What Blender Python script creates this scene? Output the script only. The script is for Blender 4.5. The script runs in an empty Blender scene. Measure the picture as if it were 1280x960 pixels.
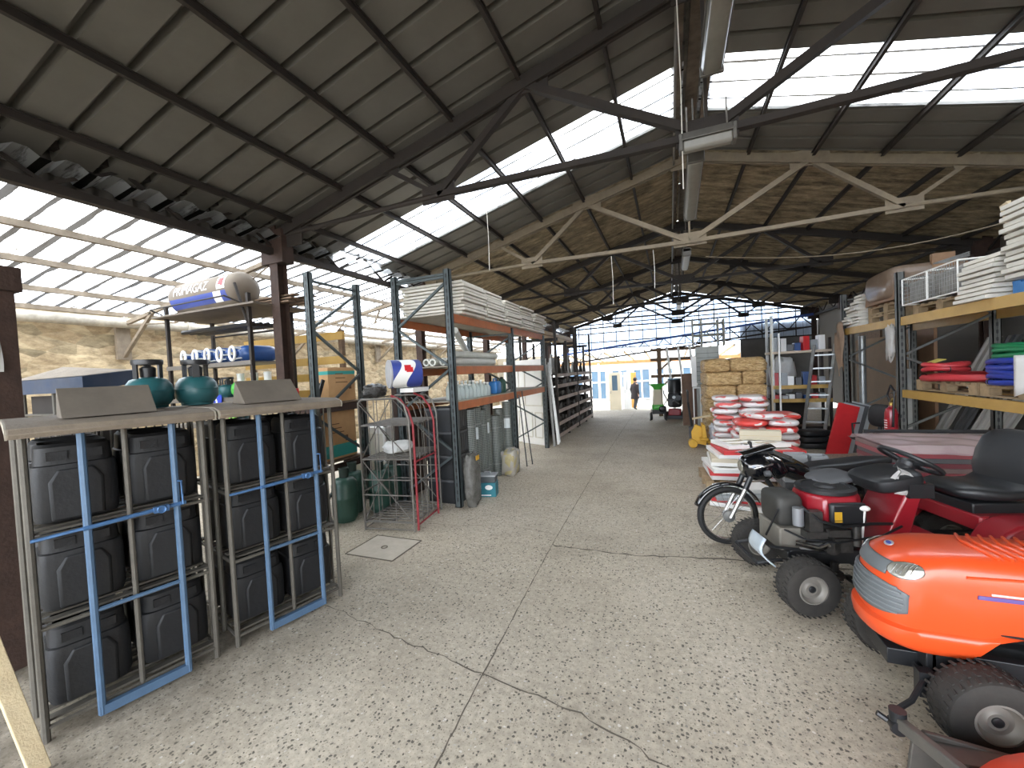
EXPOSURE = 0.45
SKY = 8.5
import bpy, math, random
from mathutils import Matrix, Vector, Euler, noise
PI = math.pi
rnd = random.Random(7)
col = bpy.context.scene.collection

# ------------------------------------------------------------------ helpers
def lin(h):
    h = h.lstrip('#'); o = []
    for i in (0, 2, 4):
        c = int(h[i:i+2], 16) / 255
        o.append(c / 12.92 if c <= .04045 else ((c + .055) / 1.055) ** 2.4)
    return (o[0], o[1], o[2], 1)

class MB:
    """collects shapes, then links them as ONE mesh object"""
    def __init__(s, T=None):
        s.v = []; s.f = []; s.mi = []; s.T = T or Matrix(); s.k = 0
    def add(s, vs, fs, T=None):
        b = len(s.v); TT = s.T @ T if T is not None else s.T
        s.v.extend(tuple(TT @ Vector(p)) for p in vs)
        for f in fs:
            s.f.append(tuple(b + i for i in f)); s.mi.append(s.k)
        return s
    def box(s, x0, y0, z0, x1, y1, z1, T=None):
        v = [(x0,y0,z0),(x1,y0,z0),(x1,y1,z0),(x0,y1,z0),(x0,y0,z1),(x1,y0,z1),(x1,y1,z1),(x0,y1,z1)]
        return s.add(v, [(0,3,2,1),(4,5,6,7),(0,1,5,4),(1,2,6,5),(2,3,7,6),(3,0,4,7)], T)
    def cbox(s, c, d, r=(0,0,0)):
        T = Matrix.Translation(c) @ Euler(r).to_matrix().to_4x4()
        return s.box(-d[0]/2,-d[1]/2,-d[2]/2,d[0]/2,d[1]/2,d[2]/2, T)
    def bar(s, p0, p1, w, h, up=(0,0,1)):
        p0 = Vector(p0); p1 = Vector(p1); d = p1 - p0; L = d.length
        if L < 1e-6: return s
        x = d / L; u = Vector(up)
        if abs(x.dot(u)) > .98: u = Vector((0,1,0)) if abs(x.y) < .9 else Vector((1,0,0))
        y = u.cross(x).normalized(); z = x.cross(y)
        T = Matrix(((x.x,y.x,z.x,p0.x),(x.y,y.y,z.y,p0.y),(x.z,y.z,z.z,p0.z),(0,0,0,1)))
        return s.box(0,-w/2,-h/2,L,w/2,h/2,T)
    def tube(s, pts, r, n=8, closed=False, cap=True):
        pts = [Vector(p) for p in pts]; m = len(pts); rr = r if isinstance(r, (list, tuple)) else [r]*m
        vs = []; ref = None
        for i, p in enumerate(pts):
            if closed: t = pts[(i+1) % m] - pts[i-1]
            elif i == 0: t = pts[1] - p
            elif i == m-1: t = p - pts[i-1]
            else: t = (pts[i+1]-p).normalized() + (p-pts[i-1]).normalized()
            t.normalize()
            if ref is None:
                ref = Vector((0,0,1)) if abs(t.z) < .9 else Vector((1,0,0))
            a = (ref - t * ref.dot(t))
            if a.length < 1e-4: a = Vector((1,0,0)) - t * t.x
            a.normalize(); ref = a; b = t.cross(a)
            for k in range(n):
                q = 2*PI*k/n
                vs.append(p + (a*math.cos(q) + b*math.sin(q)) * rr[i])
        fs = []
        for i in range(m if closed else m-1):
            j = (i+1) % m
            for k in range(n):
                k2 = (k+1) % n
                fs.append((i*n+k, i*n+k2, j*n+k2, j*n+k))
        if cap and not closed:
            fs.append(tuple(range(n))[::-1]); fs.append(tuple((m-1)*n+k for k in range(n)))
        return s.add(vs, fs)
    def cone(s, p0, p1, r0, r1, n=16):
        return s.tube([p0, p1], [r0, r1], n)
    def ring(s, c, R, r, axis='Z', n=24, m=8, a0=0, a1=None):
        pts = []; full = a1 is None
        N = n if full else n + 1
        for i in range(N):
            q = 2*PI*i/n if full else a0 + (a1-a0)*i/n
            u, w = R*math.cos(q), R*math.sin(q)
            pts.append((c[0]+u, c[1]+w, c[2]) if axis == 'Z' else ((c[0]+u, c[1], c[2]+w) if axis == 'Y' else (c[0], c[1]+u, c[2]+w)))
        return s.tube(pts, r, m, closed=full)
    def lathe(s, prof, n=20, T=None):
        vs = []; fs = []; m = len(prof)
        for (r, z) in prof:
            for k in range(n):
                q = 2*PI*k/n; vs.append((r*math.cos(q), r*math.sin(q), z))
        for i in range(m-1):
            for k in range(n):
                k2 = (k+1) % n; fs.append((i*n+k, i*n+k2, (i+1)*n+k2, (i+1)*n+k))
        ring_ = abs(prof[0][0]-prof[-1][0])+abs(prof[0][1]-prof[-1][1]) < 1e-6
        if prof[0][0] > 1e-5 and not ring_: fs.append(tuple(range(n))[::-1])
        if prof[-1][0] > 1e-5 and not ring_: fs.append(tuple((m-1)*n+k for k in range(n)))
        return s.add(vs, fs, T)
    def prism(s, poly, z0, z1, T=None):
        n = len(poly); vs = [(x, y, z0) for x, y in poly] + [(x, y, z1) for x, y in poly]
        fs = [tuple(range(n))[::-1], tuple(range(n, 2*n))] + [(i, (i+1) % n, n+(i+1) % n, n+i) for i in range(n)]
        return s.add(vs, fs, T)
    def loft(s, secs, cap=True, closed=True):
        n = len(secs[0]); vs = [p for sc in secs for p in sc]; fs = []
        for i in range(len(secs)-1):
            for k in range(n if closed else n-1):
                k2 = (k+1) % n; fs.append((i*n+k, i*n+k2, (i+1)*n+k2, (i+1)*n+k))
        if cap:
            fs.append(tuple(range(n))[::-1]); fs.append(tuple((len(secs)-1)*n+k for k in range(n)))
        return s.add(vs, fs)
    def ball(s, c, r, n=14, m=8):
        r = r if isinstance(r, (tuple, list)) else (r, r, r)
        prof = [(max(1e-6, math.sin(PI*i/m)), -math.cos(PI*i/m)) for i in range(m+1)]
        T = Matrix.Translation(c) @ Matrix.Diagonal((r[0], r[1], r[2], 1))
        return s.lathe(prof, n, T)
    def rbox(s, c, d, e=4, n=20, m=8, rot=(0,0,0), jit=0, seed=0):
        """superellipsoid-like soft box (pillows, bags, bales)"""
        T = Matrix.Translation(c) @ Euler(rot).to_matrix().to_4x4(); vs = []; fs = []
        sg = lambda x, p: math.copysign(abs(x)**p, x)
        for i in range(m+1):
            a = -PI/2 + PI*i/m
            for k in range(n):
                b = 2*PI*k/n; p = 2/e
                x = sg(math.cos(a), p)*sg(math.cos(b), p); y = sg(math.cos(a), p)*sg(math.sin(b), p); z = sg(math.sin(a), p)
                q = 1 + (jit*noise.noise((x*2.3+seed*7.1, y*2.3+seed*3.3, z*2.3)) if jit else 0)
                vs.append((x*d[0]/2*q, y*d[1]/2*q, z*d[2]/2*q))
        for i in range(m):
            for k in range(n):
                k2 = (k+1) % n; fs.append((i*n+k, i*n+k2, (i+1)*n+k2, (i+1)*n+k))
        return s.add(vs, fs, T)
    def sheet(s, fn, nu, nv, t=None):
        vs = [fn(i/nu, j/nv) for i in range(nu+1) for j in range(nv+1)]
        w = nv+1
        fs = [(i*w+j, (i+1)*w+j, (i+1)*w+j+1, i*w+j+1) for i in range(nu) for j in range(nv)]
        return s.add(vs, fs)
    def build(s, name, mat, parent=None, smooth=True, bevel=0, loc=None, rotz=0, solid=0, ang=35):
        me = bpy.data.meshes.new(name); me.from_pydata(s.v, [], s.f)
        mats = mat if isinstance(mat, (list, tuple)) else [mat]
        for m in mats: me.materials.append(m)
        if len(mats) > 1: me.polygons.foreach_set('material_index', s.mi)
        if smooth:
            me.polygons.foreach_set('use_smooth', [True]*len(me.polygons)); me.set_sharp_from_angle(angle=math.radians(ang))
        me.update()
        o = bpy.data.objects.new(name, me); col.objects.link(o)
        if parent is not None: o.parent = parent
        if loc is not None: o.location = loc; o.rotation_euler = (0, 0, rotz)
        if solid:
            md = o.modifiers.new('solidify', 'SOLIDIFY'); md.thickness = solid; md.offset = 0
        if bevel:
            md = o.modifiers.new('bevel', 'BEVEL'); md.width = bevel; md.segments = 2; md.limit_method = 'ANGLE'; md.angle_limit = math.radians(40)
        return o

def tag(o, label, cat, group=None):
    o['label'] = label; o['category'] = cat
    if group: o['group'] = group
    return o
def thing(name, label, cat, loc=(0,0,0), rotz=0, group=None):
    o = bpy.data.objects.new(name, None); o.empty_display_size = .1; col.objects.link(o)
    o.location = loc; o.rotation_euler = (0, 0, rotz)
    return tag(o, label, cat, group)
def struct(o):
    o['kind'] = 'structure'; return o
def dup(root, loc, rotz=0, label=None, group=None, rot=None, scale=None):
    r = root.copy(); col.objects.link(r); r.location = loc; r.rotation_euler = rot or (0, 0, rotz)
    if scale: r.scale = scale if isinstance(scale, (tuple, list)) else (scale,)*3
    if label: r['label'] = label
    if group: r['group'] = group
    for ch in list(root.children):
        c = ch.copy(); col.objects.link(c); c.parent = r
        for g in list(ch.children):
            d = g.copy(); col.objects.link(d); d.parent = c
    return r
def arc(c, r, a0, a1, n=8, axis='Y'):
    o = []
    for i in range(n+1):
        q = math.radians(a0 + (a1-a0)*i/n); u, w = r*math.cos(q), r*math.sin(q)
        o.append((c[0]+u, c[1], c[2]+w) if axis == 'Y' else ((c[0]+u, c[1]+w, c[2]) if axis == 'Z' else (c[0], c[1]+u, c[2]+w)))
    return o
def text_mesh(txt, size, mat, name, parent, fn, bold=.0, sx=1.0, depth=.0):
    """lettering laid on a surface: fn maps (u along line, v up, 0) to a point"""
    cu = bpy.data.curves.new(name, 'FONT'); cu.body = txt; cu.size = size; cu.align_x = 'CENTER'; cu.align_y = 'CENTER'; cu.offset = bold; cu.extrude = depth; cu.resolution_u = 3
    to = bpy.data.objects.new(name, cu); col.objects.link(to)
    bpy.context.view_layer.update()
    me = bpy.data.meshes.new_from_object(to.evaluated_get(bpy.context.evaluated_depsgraph_get()))
    bpy.data.objects.remove(to)
    import bmesh
    bm_ = bmesh.new(); bm_.from_mesh(me); bmesh.ops.triangulate(bm_, faces=bm_.faces); bmesh.ops.subdivide_edges(bm_, edges=bm_.edges, cuts=3, use_grid_fill=False); bm_.to_mesh(me); bm_.free()
    for v in me.vertices: v.co = Vector(fn(v.co.x*sx, v.co.y)) 
    me.materials.clear(); me.materials.append(mat); me.name = name
    o = bpy.data.objects.new(name, me); col.objects.link(o); o.parent = parent
    return o

# ------------------------------------------------------------------ materials
MATS = {}
def nodes(name):
    m = bpy.data.materials.new(name); m.use_nodes = True
    nt = m.node_tree; b = nt.nodes['Principled BSDF']
    return m, nt, b
def N(nt, t, **k):
    n = nt.nodes.new(t)
    for a, v in k.items():
        if a in n.inputs: n.inputs[a].default_value = v
        else: setattr(n, a, v)
    return n
def ramp(nt, stops, fac):
    r = nt.nodes.new('ShaderNodeValToRGB'); e = r.color_ramp.elements
    while len(e) < len(stops): e.new(.5)
    for x, (p, c) in zip(e, stops): x.position = p; x.color = c if len(c) == 4 else (*c, 1)
    nt.links.new(fac, r.inputs[0]); return r
def mixc(nt, fac, a, b, mode='MIX'):
    m = nt.nodes.new('ShaderNodeMix'); m.data_type = 'RGBA'; m.blend_type = mode
    L = nt.links
    for s, x in ((0, fac), (6, a), (7, b)):
        if hasattr(x, 'is_linked'): L.new(x, m.inputs[s])
        else: m.inputs[s].default_value = x
    return m.outputs[2]
def scl(c, k): return (min(1, c[0]*k), min(1, c[1]*k), min(1, c[2]*k), 1)
def M(name, hexc, rough=.55, metal=0., var=.18, scale=6., bump=0., dirt=0., dirtc='#6b6255', coat=0., dscale=2.5, bscale=None):
    if name in MATS: return MATS[name]
    m, nt, b = nodes(name); c = lin(hexc); L = nt.links
    tc = N(nt, 'ShaderNodeTexCoord')
    n1 = N(nt, 'ShaderNodeTexNoise', Scale=scale, Detail=5.0, Roughness=.65); L.new(tc.outputs['Object'], n1.inputs['Vector'])
    r = ramp(nt, [(.3, scl(c, 1-var)), (.72, scl(c, 1+var))], n1.outputs['Fac']); out = r.outputs[0]
    if dirt:
        n2 = N(nt, 'ShaderNodeTexNoise', Scale=dscale, Detail=8.0, Roughness=.7); L.new(tc.outputs['Object'], n2.inputs['Vector'])
        d = ramp(nt, [(.5-.18, (0,0,0,1)), (.5+.16, (dirt,)*3+(1,))], n2.outputs['Fac'])
        out = mixc(nt, d.outputs[0], out, lin(dirtc))
    L.new(out, b.inputs['Base Color'])
    b.inputs['Roughness'].default_value = rough; b.inputs['Metallic'].default_value = metal
    if coat: b.inputs['Coat Weight'].default_value = coat; b.inputs['Coat Roughness'].default_value = .08
    if bump:
        n3 = N(nt, 'ShaderNodeTexNoise', Scale=bscale or scale*6, Detail=4.0); L.new(tc.outputs['Object'], n3.inputs['Vector'])
        bp = N(nt, 'ShaderNodeBump', Strength=bump, Distance=.02); L.new(n3.outputs['Fac'], bp.inputs['Height']); L.new(bp.outputs[0], b.inputs['Normal'])
    MATS[name] = m; return m
def glassy(name, hexc, transp=.5, transl=.4, dirt=.0, dirtc='#5a5347', wave=None, rough=.4, rib=0, ribw=.1, ribk=.9, ribo=0.):
    """thin sheet letting light through: clear + translucent + a little gloss, with grime"""
    if name in MATS: return MATS[name]
    m, nt, b = nodes(name); L = nt.links; nt.nodes.remove(b); c = lin(hexc)
    tc = N(nt, 'ShaderNodeTexCoord')
    n = N(nt, 'ShaderNodeTexNoise', Scale=3.0, Detail=8.0, Roughness=.7); mp = N(nt, 'ShaderNodeMapping'); mp.inputs['Scale'].default_value = wave or (1,1,1)
    L.new(tc.outputs['Object'], mp.inputs[0]); L.new(mp.outputs[0], n.inputs['Vector'])
    g = ramp(nt, [(.52, (0,0,0,1)), (.66, (dirt,)*3+(1,))], n.outputs['Fac'])
    cc = mixc(nt, g.outputs[0], c, lin(dirtc))
    if rib:   # dirt that has settled in the troughs of the corrugation
        sp = N(nt, 'ShaderNodeSeparateXYZ'); L.new(tc.outputs['Object'], sp.inputs[0])
        dv = N(nt, 'ShaderNodeMath', operation='DIVIDE'); L.new(sp.outputs[1], dv.inputs[0]); dv.inputs[1].default_value = rib
        of_ = N(nt, 'ShaderNodeMath', operation='SUBTRACT'); L.new(dv.outputs[0], of_.inputs[0]); of_.inputs[1].default_value = ribo
        fr_ = N(nt, 'ShaderNodeMath', operation='FRACT'); L.new(of_.outputs[0], fr_.inputs[0])
        n5 = N(nt, 'ShaderNodeTexNoise', Scale=1.3, Detail=6.0); mp5 = N(nt, 'ShaderNodeMapping'); mp5.inputs['Scale'].default_value = (1, 3, 1); L.new(tc.outputs['Object'], mp5.inputs[0]); L.new(mp5.outputs[0], n5.inputs['Vector'])
        wv = N(nt, 'ShaderNodeMath', operation='MULTIPLY'); L.new(n5.outputs['Fac'], wv.inputs[0]); wv.inputs[1].default_value = ribw*2
        lt_ = N(nt, 'ShaderNodeMath', operation='LESS_THAN'); L.new(fr_.outputs[0], lt_.inputs[0]); L.new(wv.outputs[0], lt_.inputs[1])
        kk = N(nt, 'ShaderNodeMath', operation='MULTIPLY'); L.new(lt_.outputs[0], kk.inputs[0]); kk.inputs[1].default_value = ribk
        cc = mixc(nt, kk.outputs[0], cc, lin('#1d1a16'))
    t = N(nt, 'ShaderNodeBsdfTransparent'); L.new(cc, t.inputs[0])
    l = N(nt, 'ShaderNodeBsdfTranslucent'); L.new(cc, l.inputs[0])
    d = N(nt, 'ShaderNodeBsdfPrincipled', Roughness=rough); L.new(cc, d.inputs['Base Color'])
    m1 = N(nt, 'ShaderNodeMixShader'); m1.inputs[0].default_value = transl/(transp+transl); L.new(t.outputs[0], m1.inputs[1]); L.new(l.outputs[0], m1.inputs[2])
    m2 = N(nt, 'ShaderNodeMixShader'); m2.inputs[0].default_value = 1-(transp+transl); L.new(m1.outputs[0], m2.inputs[1]); L.new(d.outputs[0], m2.inputs[2])
    L.new(m2.outputs[0], nt.nodes['Material Output'].inputs[0])
    MATS[name] = m; return m
def floor_mat():
    m, nt, b = nodes('aggregate_concrete'); L = nt.links
    tc = N(nt, 'ShaderNodeTexCoord'); P = tc.outputs['Object']
    big = N(nt, 'ShaderNodeTexNoise', Scale=.55, Detail=7.0, Roughness=.65); L.new(P, big.inputs['Vector'])
    base = ramp(nt, [(.3, lin('#aa9e8b')), (.5, lin('#c3b7a3')), (.72, lin('#d3c8b5'))], big.outputs['Fac'])
    fine = N(nt, 'ShaderNodeTexNoise', Scale=26.0, Detail=6.0, Roughness=.75); L.new(P, fine.inputs['Vector'])
    fr = ramp(nt, [(.32, lin('#9a9a9a')), (.7, lin('#ffffff'))], fine.outputs['Fac'])
    c1 = mixc(nt, .6, base.outputs[0], fr.outputs[0], 'MULTIPLY')
    # dark pebbles exposed in the concrete
    wob = N(nt, 'ShaderNodeTexNoise', Scale=60.0); L.new(P, wob.inputs['Vector'])
    add = N(nt, 'ShaderNodeVectorMath', operation='MULTIPLY_ADD'); L.new(wob.outputs['Color'], add.inputs[0]); add.inputs[1].default_value = (.016,)*3; L.new(P, add.inputs[2])
    v = N(nt, 'ShaderNodeTexVoronoi', Scale=48.0); L.new(add.outputs[0], v.inputs['Vector'])
    sep = N(nt, 'ShaderNodeSeparateColor'); L.new(v.outputs['Color'], sep.inputs[0])
    sz = N(nt, 'ShaderNodeMath', operation='MULTIPLY'); L.new(sep.outputs[0], sz.inputs[0]); sz.inputs[1].default_value = .45
    worn = N(nt, 'ShaderNodeTexNoise', Scale=.7, Detail=3.0); L.new(P, worn.inputs['Vector'])
    wr = ramp(nt, [(.34, (.85,)*3+(1,)), (.6, (1,1,1,1))], worn.outputs['Fac'])
    sz2 = N(nt, 'ShaderNodeMath', operation='MULTIPLY'); L.new(sz.outputs[0], sz2.inputs[0]); L.new(wr.outputs[0], sz2.inputs[1])
    lt = N(nt, 'ShaderNodeMath', operation='LESS_THAN'); L.new(v.outputs['Distance'], lt.inputs[0]); L.new(sz2.outputs[0], lt.inputs[1])
    pc = ramp(nt, [(0., lin('#2a2723')), (.75, lin('#504a41')), (.95, lin('#d2cbc0'))], sep.outputs[1])
    pf = N(nt, 'ShaderNodeMath', operation='MULTIPLY'); L.new(lt.outputs[0], pf.inputs[0]); pf.inputs[1].default_value = .82
    c2 = mixc(nt, pf.outputs[0], c1, pc.outputs[0])
    st = N(nt, 'ShaderNodeTexNoise', Scale=1.6, Detail=9.0, Roughness=.75, Distortion=.6); L.new(P, st.inputs['Vector'])
    sr = ramp(nt, [(.56, (0,0,0,1)), (.72, (.55,)*3+(1,))], st.outputs['Fac'])
    c3 = mixc(nt, sr.outputs[0], c2, lin('#7a6f60'))
    # oily grime trodden in along the foot of the gas cages
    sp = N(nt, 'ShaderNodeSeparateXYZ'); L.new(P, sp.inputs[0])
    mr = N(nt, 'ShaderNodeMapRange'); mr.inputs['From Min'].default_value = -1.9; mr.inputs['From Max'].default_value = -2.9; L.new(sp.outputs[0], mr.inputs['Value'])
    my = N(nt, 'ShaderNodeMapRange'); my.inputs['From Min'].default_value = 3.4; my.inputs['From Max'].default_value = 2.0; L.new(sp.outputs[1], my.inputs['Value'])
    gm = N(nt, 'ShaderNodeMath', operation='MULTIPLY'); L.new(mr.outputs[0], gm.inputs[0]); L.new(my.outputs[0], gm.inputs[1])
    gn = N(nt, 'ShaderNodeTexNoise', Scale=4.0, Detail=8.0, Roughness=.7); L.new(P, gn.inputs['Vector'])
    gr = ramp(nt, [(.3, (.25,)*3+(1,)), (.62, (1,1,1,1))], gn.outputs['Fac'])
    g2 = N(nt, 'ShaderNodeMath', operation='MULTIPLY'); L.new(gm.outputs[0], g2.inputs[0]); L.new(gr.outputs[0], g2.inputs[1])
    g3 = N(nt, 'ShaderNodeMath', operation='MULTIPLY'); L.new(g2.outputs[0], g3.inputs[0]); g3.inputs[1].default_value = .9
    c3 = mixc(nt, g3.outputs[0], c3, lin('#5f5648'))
    # fine dark grit between the pebbles
    v2 = N(nt, 'ShaderNodeTexVoronoi', Scale=95.0); L.new(P, v2.inputs['Vector']); s2 = N(nt, 'ShaderNodeSeparateColor'); L.new(v2.outputs['Color'], s2.inputs[0])
    l2 = N(nt, 'ShaderNodeMath', operation='MULTIPLY'); L.new(s2.outputs[0], l2.inputs[0]); l2.inputs[1].default_value = .42
    l3 = N(nt, 'ShaderNodeMath', operation='LESS_THAN'); L.new(v2.outputs['Distance'], l3.inputs[0]); L.new(l2.outputs[0], l3.inputs[1])
    l4 = N(nt, 'ShaderNodeMath', operation='MULTIPLY'); L.new(l3.outputs[0], l4.inputs[0]); l4.inputs[1].default_value = .42
    c3 = mixc(nt, l4.outputs[0], c3, lin('#57503f'))
    L.new(c3, b.inputs['Base Color']); b.inputs['Roughness'].default_value = .75
    bp = N(nt, 'ShaderNodeBump', Strength=.25, Distance=.01); L.new(fine.outputs['Fac'], bp.inputs['Height']); L.new(bp.outputs[0], b.inputs['Normal'])
    return m
def stone_mat():
    m, nt, b = nodes('rubble_stone'); L = nt.links
    tc = N(nt, 'ShaderNodeTexCoord'); mp = N(nt, 'ShaderNodeMapping'); mp.inputs['Scale'].default_value = (1, 1, 2.2); L.new(tc.outputs['Object'], mp.inputs[0])
    v = N(nt, 'ShaderNodeTexVoronoi', Scale=3.2, feature='F1'); L.new(mp.outputs[0], v.inputs['Vector'])
    n = N(nt, 'ShaderNodeTexNoise', Scale=5.0, Detail=9.0, Roughness=.75); L.new(mp.outputs[0], n.inputs['Vector'])
    hs = N(nt, 'ShaderNodeSeparateColor'); L.new(v.outputs['Color'], hs.inputs[0])
    c1 = ramp(nt, [(0, lin('#a08a6a')), (.5, lin('#c0ab88')), (1, lin('#8f8064'))], hs.outputs[0])
    c2 = ramp(nt, [(.35, lin('#6f6350')), (.6, lin('#ffffff'))], n.outputs['Fac'])
    L.new(mixc(nt, .6, c1.outputs[0], c2.outputs[0], 'MULTIPLY'), b.inputs['Base Color']); b.inputs['Roughness'].default_value = .9
    e = N(nt, 'ShaderNodeTexVoronoi', Scale=3.2, feature='DISTANCE_TO_EDGE'); L.new(mp.outputs[0], e.inputs['Vector'])
    bp = N(nt, 'ShaderNodeBump', Strength=.7, Distance=.05); L.new(e.outputs['Distance'], bp.inputs['Height']); L.new(bp.outputs[0], b.inputs['Normal'])
    return m
def straw_mat():
    m, nt, b = nodes('straw'); L = nt.links
    tc = N(nt, 'ShaderNodeTexCoord'); mp = N(nt, 'ShaderNodeMapping'); mp.inputs['Scale'].default_value = (3.2, 3.2, 13); L.new(tc.outputs['Object'], mp.inputs[0])
    n = N(nt, 'ShaderNodeTexNoise', Scale=2.2, Detail=7.0, Roughness=.7, Distortion=1.6); L.new(mp.outputs[0], n.inputs['Vector'])
    r = ramp(nt, [(.33, lin('#6b4d2a')), (.45, lin('#b38f5c')), (.57, lin('#d9ba88')), (.7, lin('#f3e2c0'))], n.outputs['Fac'])
    L.new(r.outputs[0], b.inputs['Base Color']); b.inputs['Roughness'].default_value = .6
    bp = N(nt, 'ShaderNodeBump', Strength=.9, Distance=.04); L.new(n.outputs['Fac'], bp.inputs['Height']); L.new(bp.outputs[0], b.inputs['Normal'])
    return m
def bag_mat(name, white, red, thr):
    m, nt, b = nodes(name); L = nt.links
    tc = N(nt, 'ShaderNodeTexCoord'); oi = N(nt, 'ShaderNodeObjectInfo')
    mp = N(nt, 'ShaderNodeMapping'); mp.inputs['Scale'].default_value = (3.5, 3.5, 9); L.new(tc.outputs['Object'], mp.inputs[0])
    rv = N(nt, 'ShaderNodeMath', operation='MULTIPLY'); L.new(oi.outputs['Random'], rv.inputs[0]); rv.inputs[1].default_value = 50
    L.new(rv.outputs[0], mp.inputs['Location'])
    n = N(nt, 'ShaderNodeTexNoise', Scale=1.1, Detail=2.0); L.new(mp.outputs[0], n.inputs['Vector'])
    r = ramp(nt, [(thr, lin(white)), (thr+.03, lin(red))], n.outputs['Fac'])
    w = N(nt, 'ShaderNodeTexNoise', Scale=14.0, Detail=4.0, Distortion=1.0); L.new(tc.outputs['Object'], w.inputs['Vector'])
    L.new(r.outputs[0], b.inputs['Base Color']); b.inputs['Roughness'].default_value = .32
    bp = N(nt, 'ShaderNodeBump', Strength=.5, Distance=.02); L.new(w.outputs['Fac'], bp.inputs['Height']); L.new(bp.outputs[0], b.inputs['Normal'])
    return m
def fibre_mat():
    m, nt, b = nodes('fibre_cement_underside'); L = nt.links
    tc = N(nt, 'ShaderNodeTexCoord'); mp = N(nt, 'ShaderNodeMapping'); mp.inputs['Scale'].default_value = (1.0, 4.0, 1); L.new(tc.outputs['Object'], mp.inputs[0])
    n = N(nt, 'ShaderNodeTexNoise', Scale=2.6, Detail=9.0, Roughness=.72); L.new(mp.outputs[0], n.inputs['Vector'])
    r = ramp(nt, [(.34, lin('#4d4438')), (.5, lin('#83765f')), (.62, lin('#a09178')), (.74, lin('#cfc3aa'))], n.outputs['Fac'])
    L.new(r.outputs[0], b.inputs['Base Color']); b.inputs['Roughness'].default_value = .9
    return m

FLOOR = floor_mat(); STONE = stone_mat(); STRAW = straw_mat(); FIBRE = fibre_mat()
STEEL_D = M('dark_painted_steel', '#241f1c', .7, .1, .25, 9, dirt=.5, dirtc='#362c24')
STEEL_T = M('dusty_tan_steel', '#6c6152', .8, .05, .2, 12, dirt=.6, dirtc='#84765f')
STEEL_G = M('grey_worn_steel', '#6f6c68', .5, .5, .2, 14, dirt=.5, dirtc='#7d756a')
CAGE_G = M('grimy_grey_cage_steel', '#5c5850', .6, .3, .22, 20, bump=.1, dirt=.6, dirtc='#4d4841')
RUST = M('rusty_brown_steel', '#3b2a22', .8, .1, .3, 8, bump=.2)
ROOFM = M('grey_sheet_metal_underside', '#67645d', .6, .2, .08, 1.5, dirt=.35, dirtc='#524e47')
GALV = M('galvanised_steel', '#9b9c9a', .4, .7, .15, 12)
RACKB = M('blue_grey_rack_steel', '#525a5b', .5, .4, .12, 12)
ORANGE_B = M('faded_orange_beam', '#b5673a', .55, .1, .15, 8, dirt=.3)
YELLOW_B = M('yellow_beam', '#b89248', .5, .1, .12, 5, dirt=.35, dirtc='#a58a57')
WOOD = M('raw_timber', '#a5865e', .8, 0, .25, 14, bump=.25)
WOOD_D = M('weathered_timber', '#6a5644', .85, 0, .3, 12, bump=.25)
WOOD_P = M('pale_plank', '#d0bf9c', .75, 0, .18, 18, bump=.25, dirt=.5, dirtc='#8a7352', dscale=9)
BLACK_P = M('black_plastic', '#1d1e20', .42, 0, .15, 8)
BLACK_D = M('dusty_black_plastic', '#0c0d10', .6, 0, .18, 7, bump=.12, dirt=.3, dirtc='#1e1d1b', dscale=4)
RUBBER = M('dusty_rubber', '#262422', .85, 0, .2, 20, dirt=.35, dirtc='#4a453e')
CHROME = M('chrome', '#c9cacc', .15, 1.0, .03)
WHITE = M('white_panel', '#dcd8ce', .55, 0, .06, 4, dirt=.3, dirtc='#a99f8e')
WHITE2 = M('clean_white', '#e9e8e4', .4, 0, .03, 4)
CREAM = M('cream_board', '#cfc4ac', .6, 0, .1, 5, dirt=.3)
CARD = M('cardboard', '#c39a6c', .8, 0, .1, 4)
CARDP = M('brown_cardboard', '#8a6b50', .7, 0, .15, 4)
TEALB = M('teal_print', '#3c9c94', .7, 0, .06)
BLUE = M('blue_painted_steel', '#48617a', .5, .05, .15, 15, dirt=.4, dirtc='#465a72', dscale=6)
TEAL = M('teal_enamel', '#175459', .35, 0, .15, 6, dirt=.5, dirtc='#3f5a58')
GREENE = M('bright_green_enamel', '#4fb046', .35, 0, .1)
GREEND = M('dark_green_enamel', '#22453a', .4, 0, .2, 7, dirt=.3, dirtc='#46584d')
BLUEC = M('blue_enamel', '#284a80', .35, 0, .12)
RED = M('glossy_red_paint', '#8f1b26', .3, 0, .08, 4, coat=.4)
REDP = M('red_plastic', '#c3262b', .42, 0, .08)
REDD = M('dull_red_steel', '#8e2a31', .5, .1, .2, 12)
ORG = M('orange_bodywork', '#cf4a1f', .34, 0, .05, 3, coat=.3)
ORG2 = M('orange_red_bodywork', '#e04a2b', .4, 0, .05, 3, coat=.3)
DGREY = M('dark_grey_plastic', '#4b4c4e', .5, 0, .08)
LGREY = M('light_grey_coated_metal', '#9fa3a5', .45, .1, .06)
FILM = glassy('clear_plastic_film', '#e8e6e2', .55, .1, .3, '#b9b0a6', rough=.15)
DUST = M('dusty_top', '#766b5d', .9, 0, .22, 10, bump=.2, dirt=.5, dirtc='#6c6154')
YEL = M('yellow_paint', '#cf9f2c', .45, .1, .12)
NAVY = M('navy_print', '#34438f', .5, 0, .1)

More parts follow.
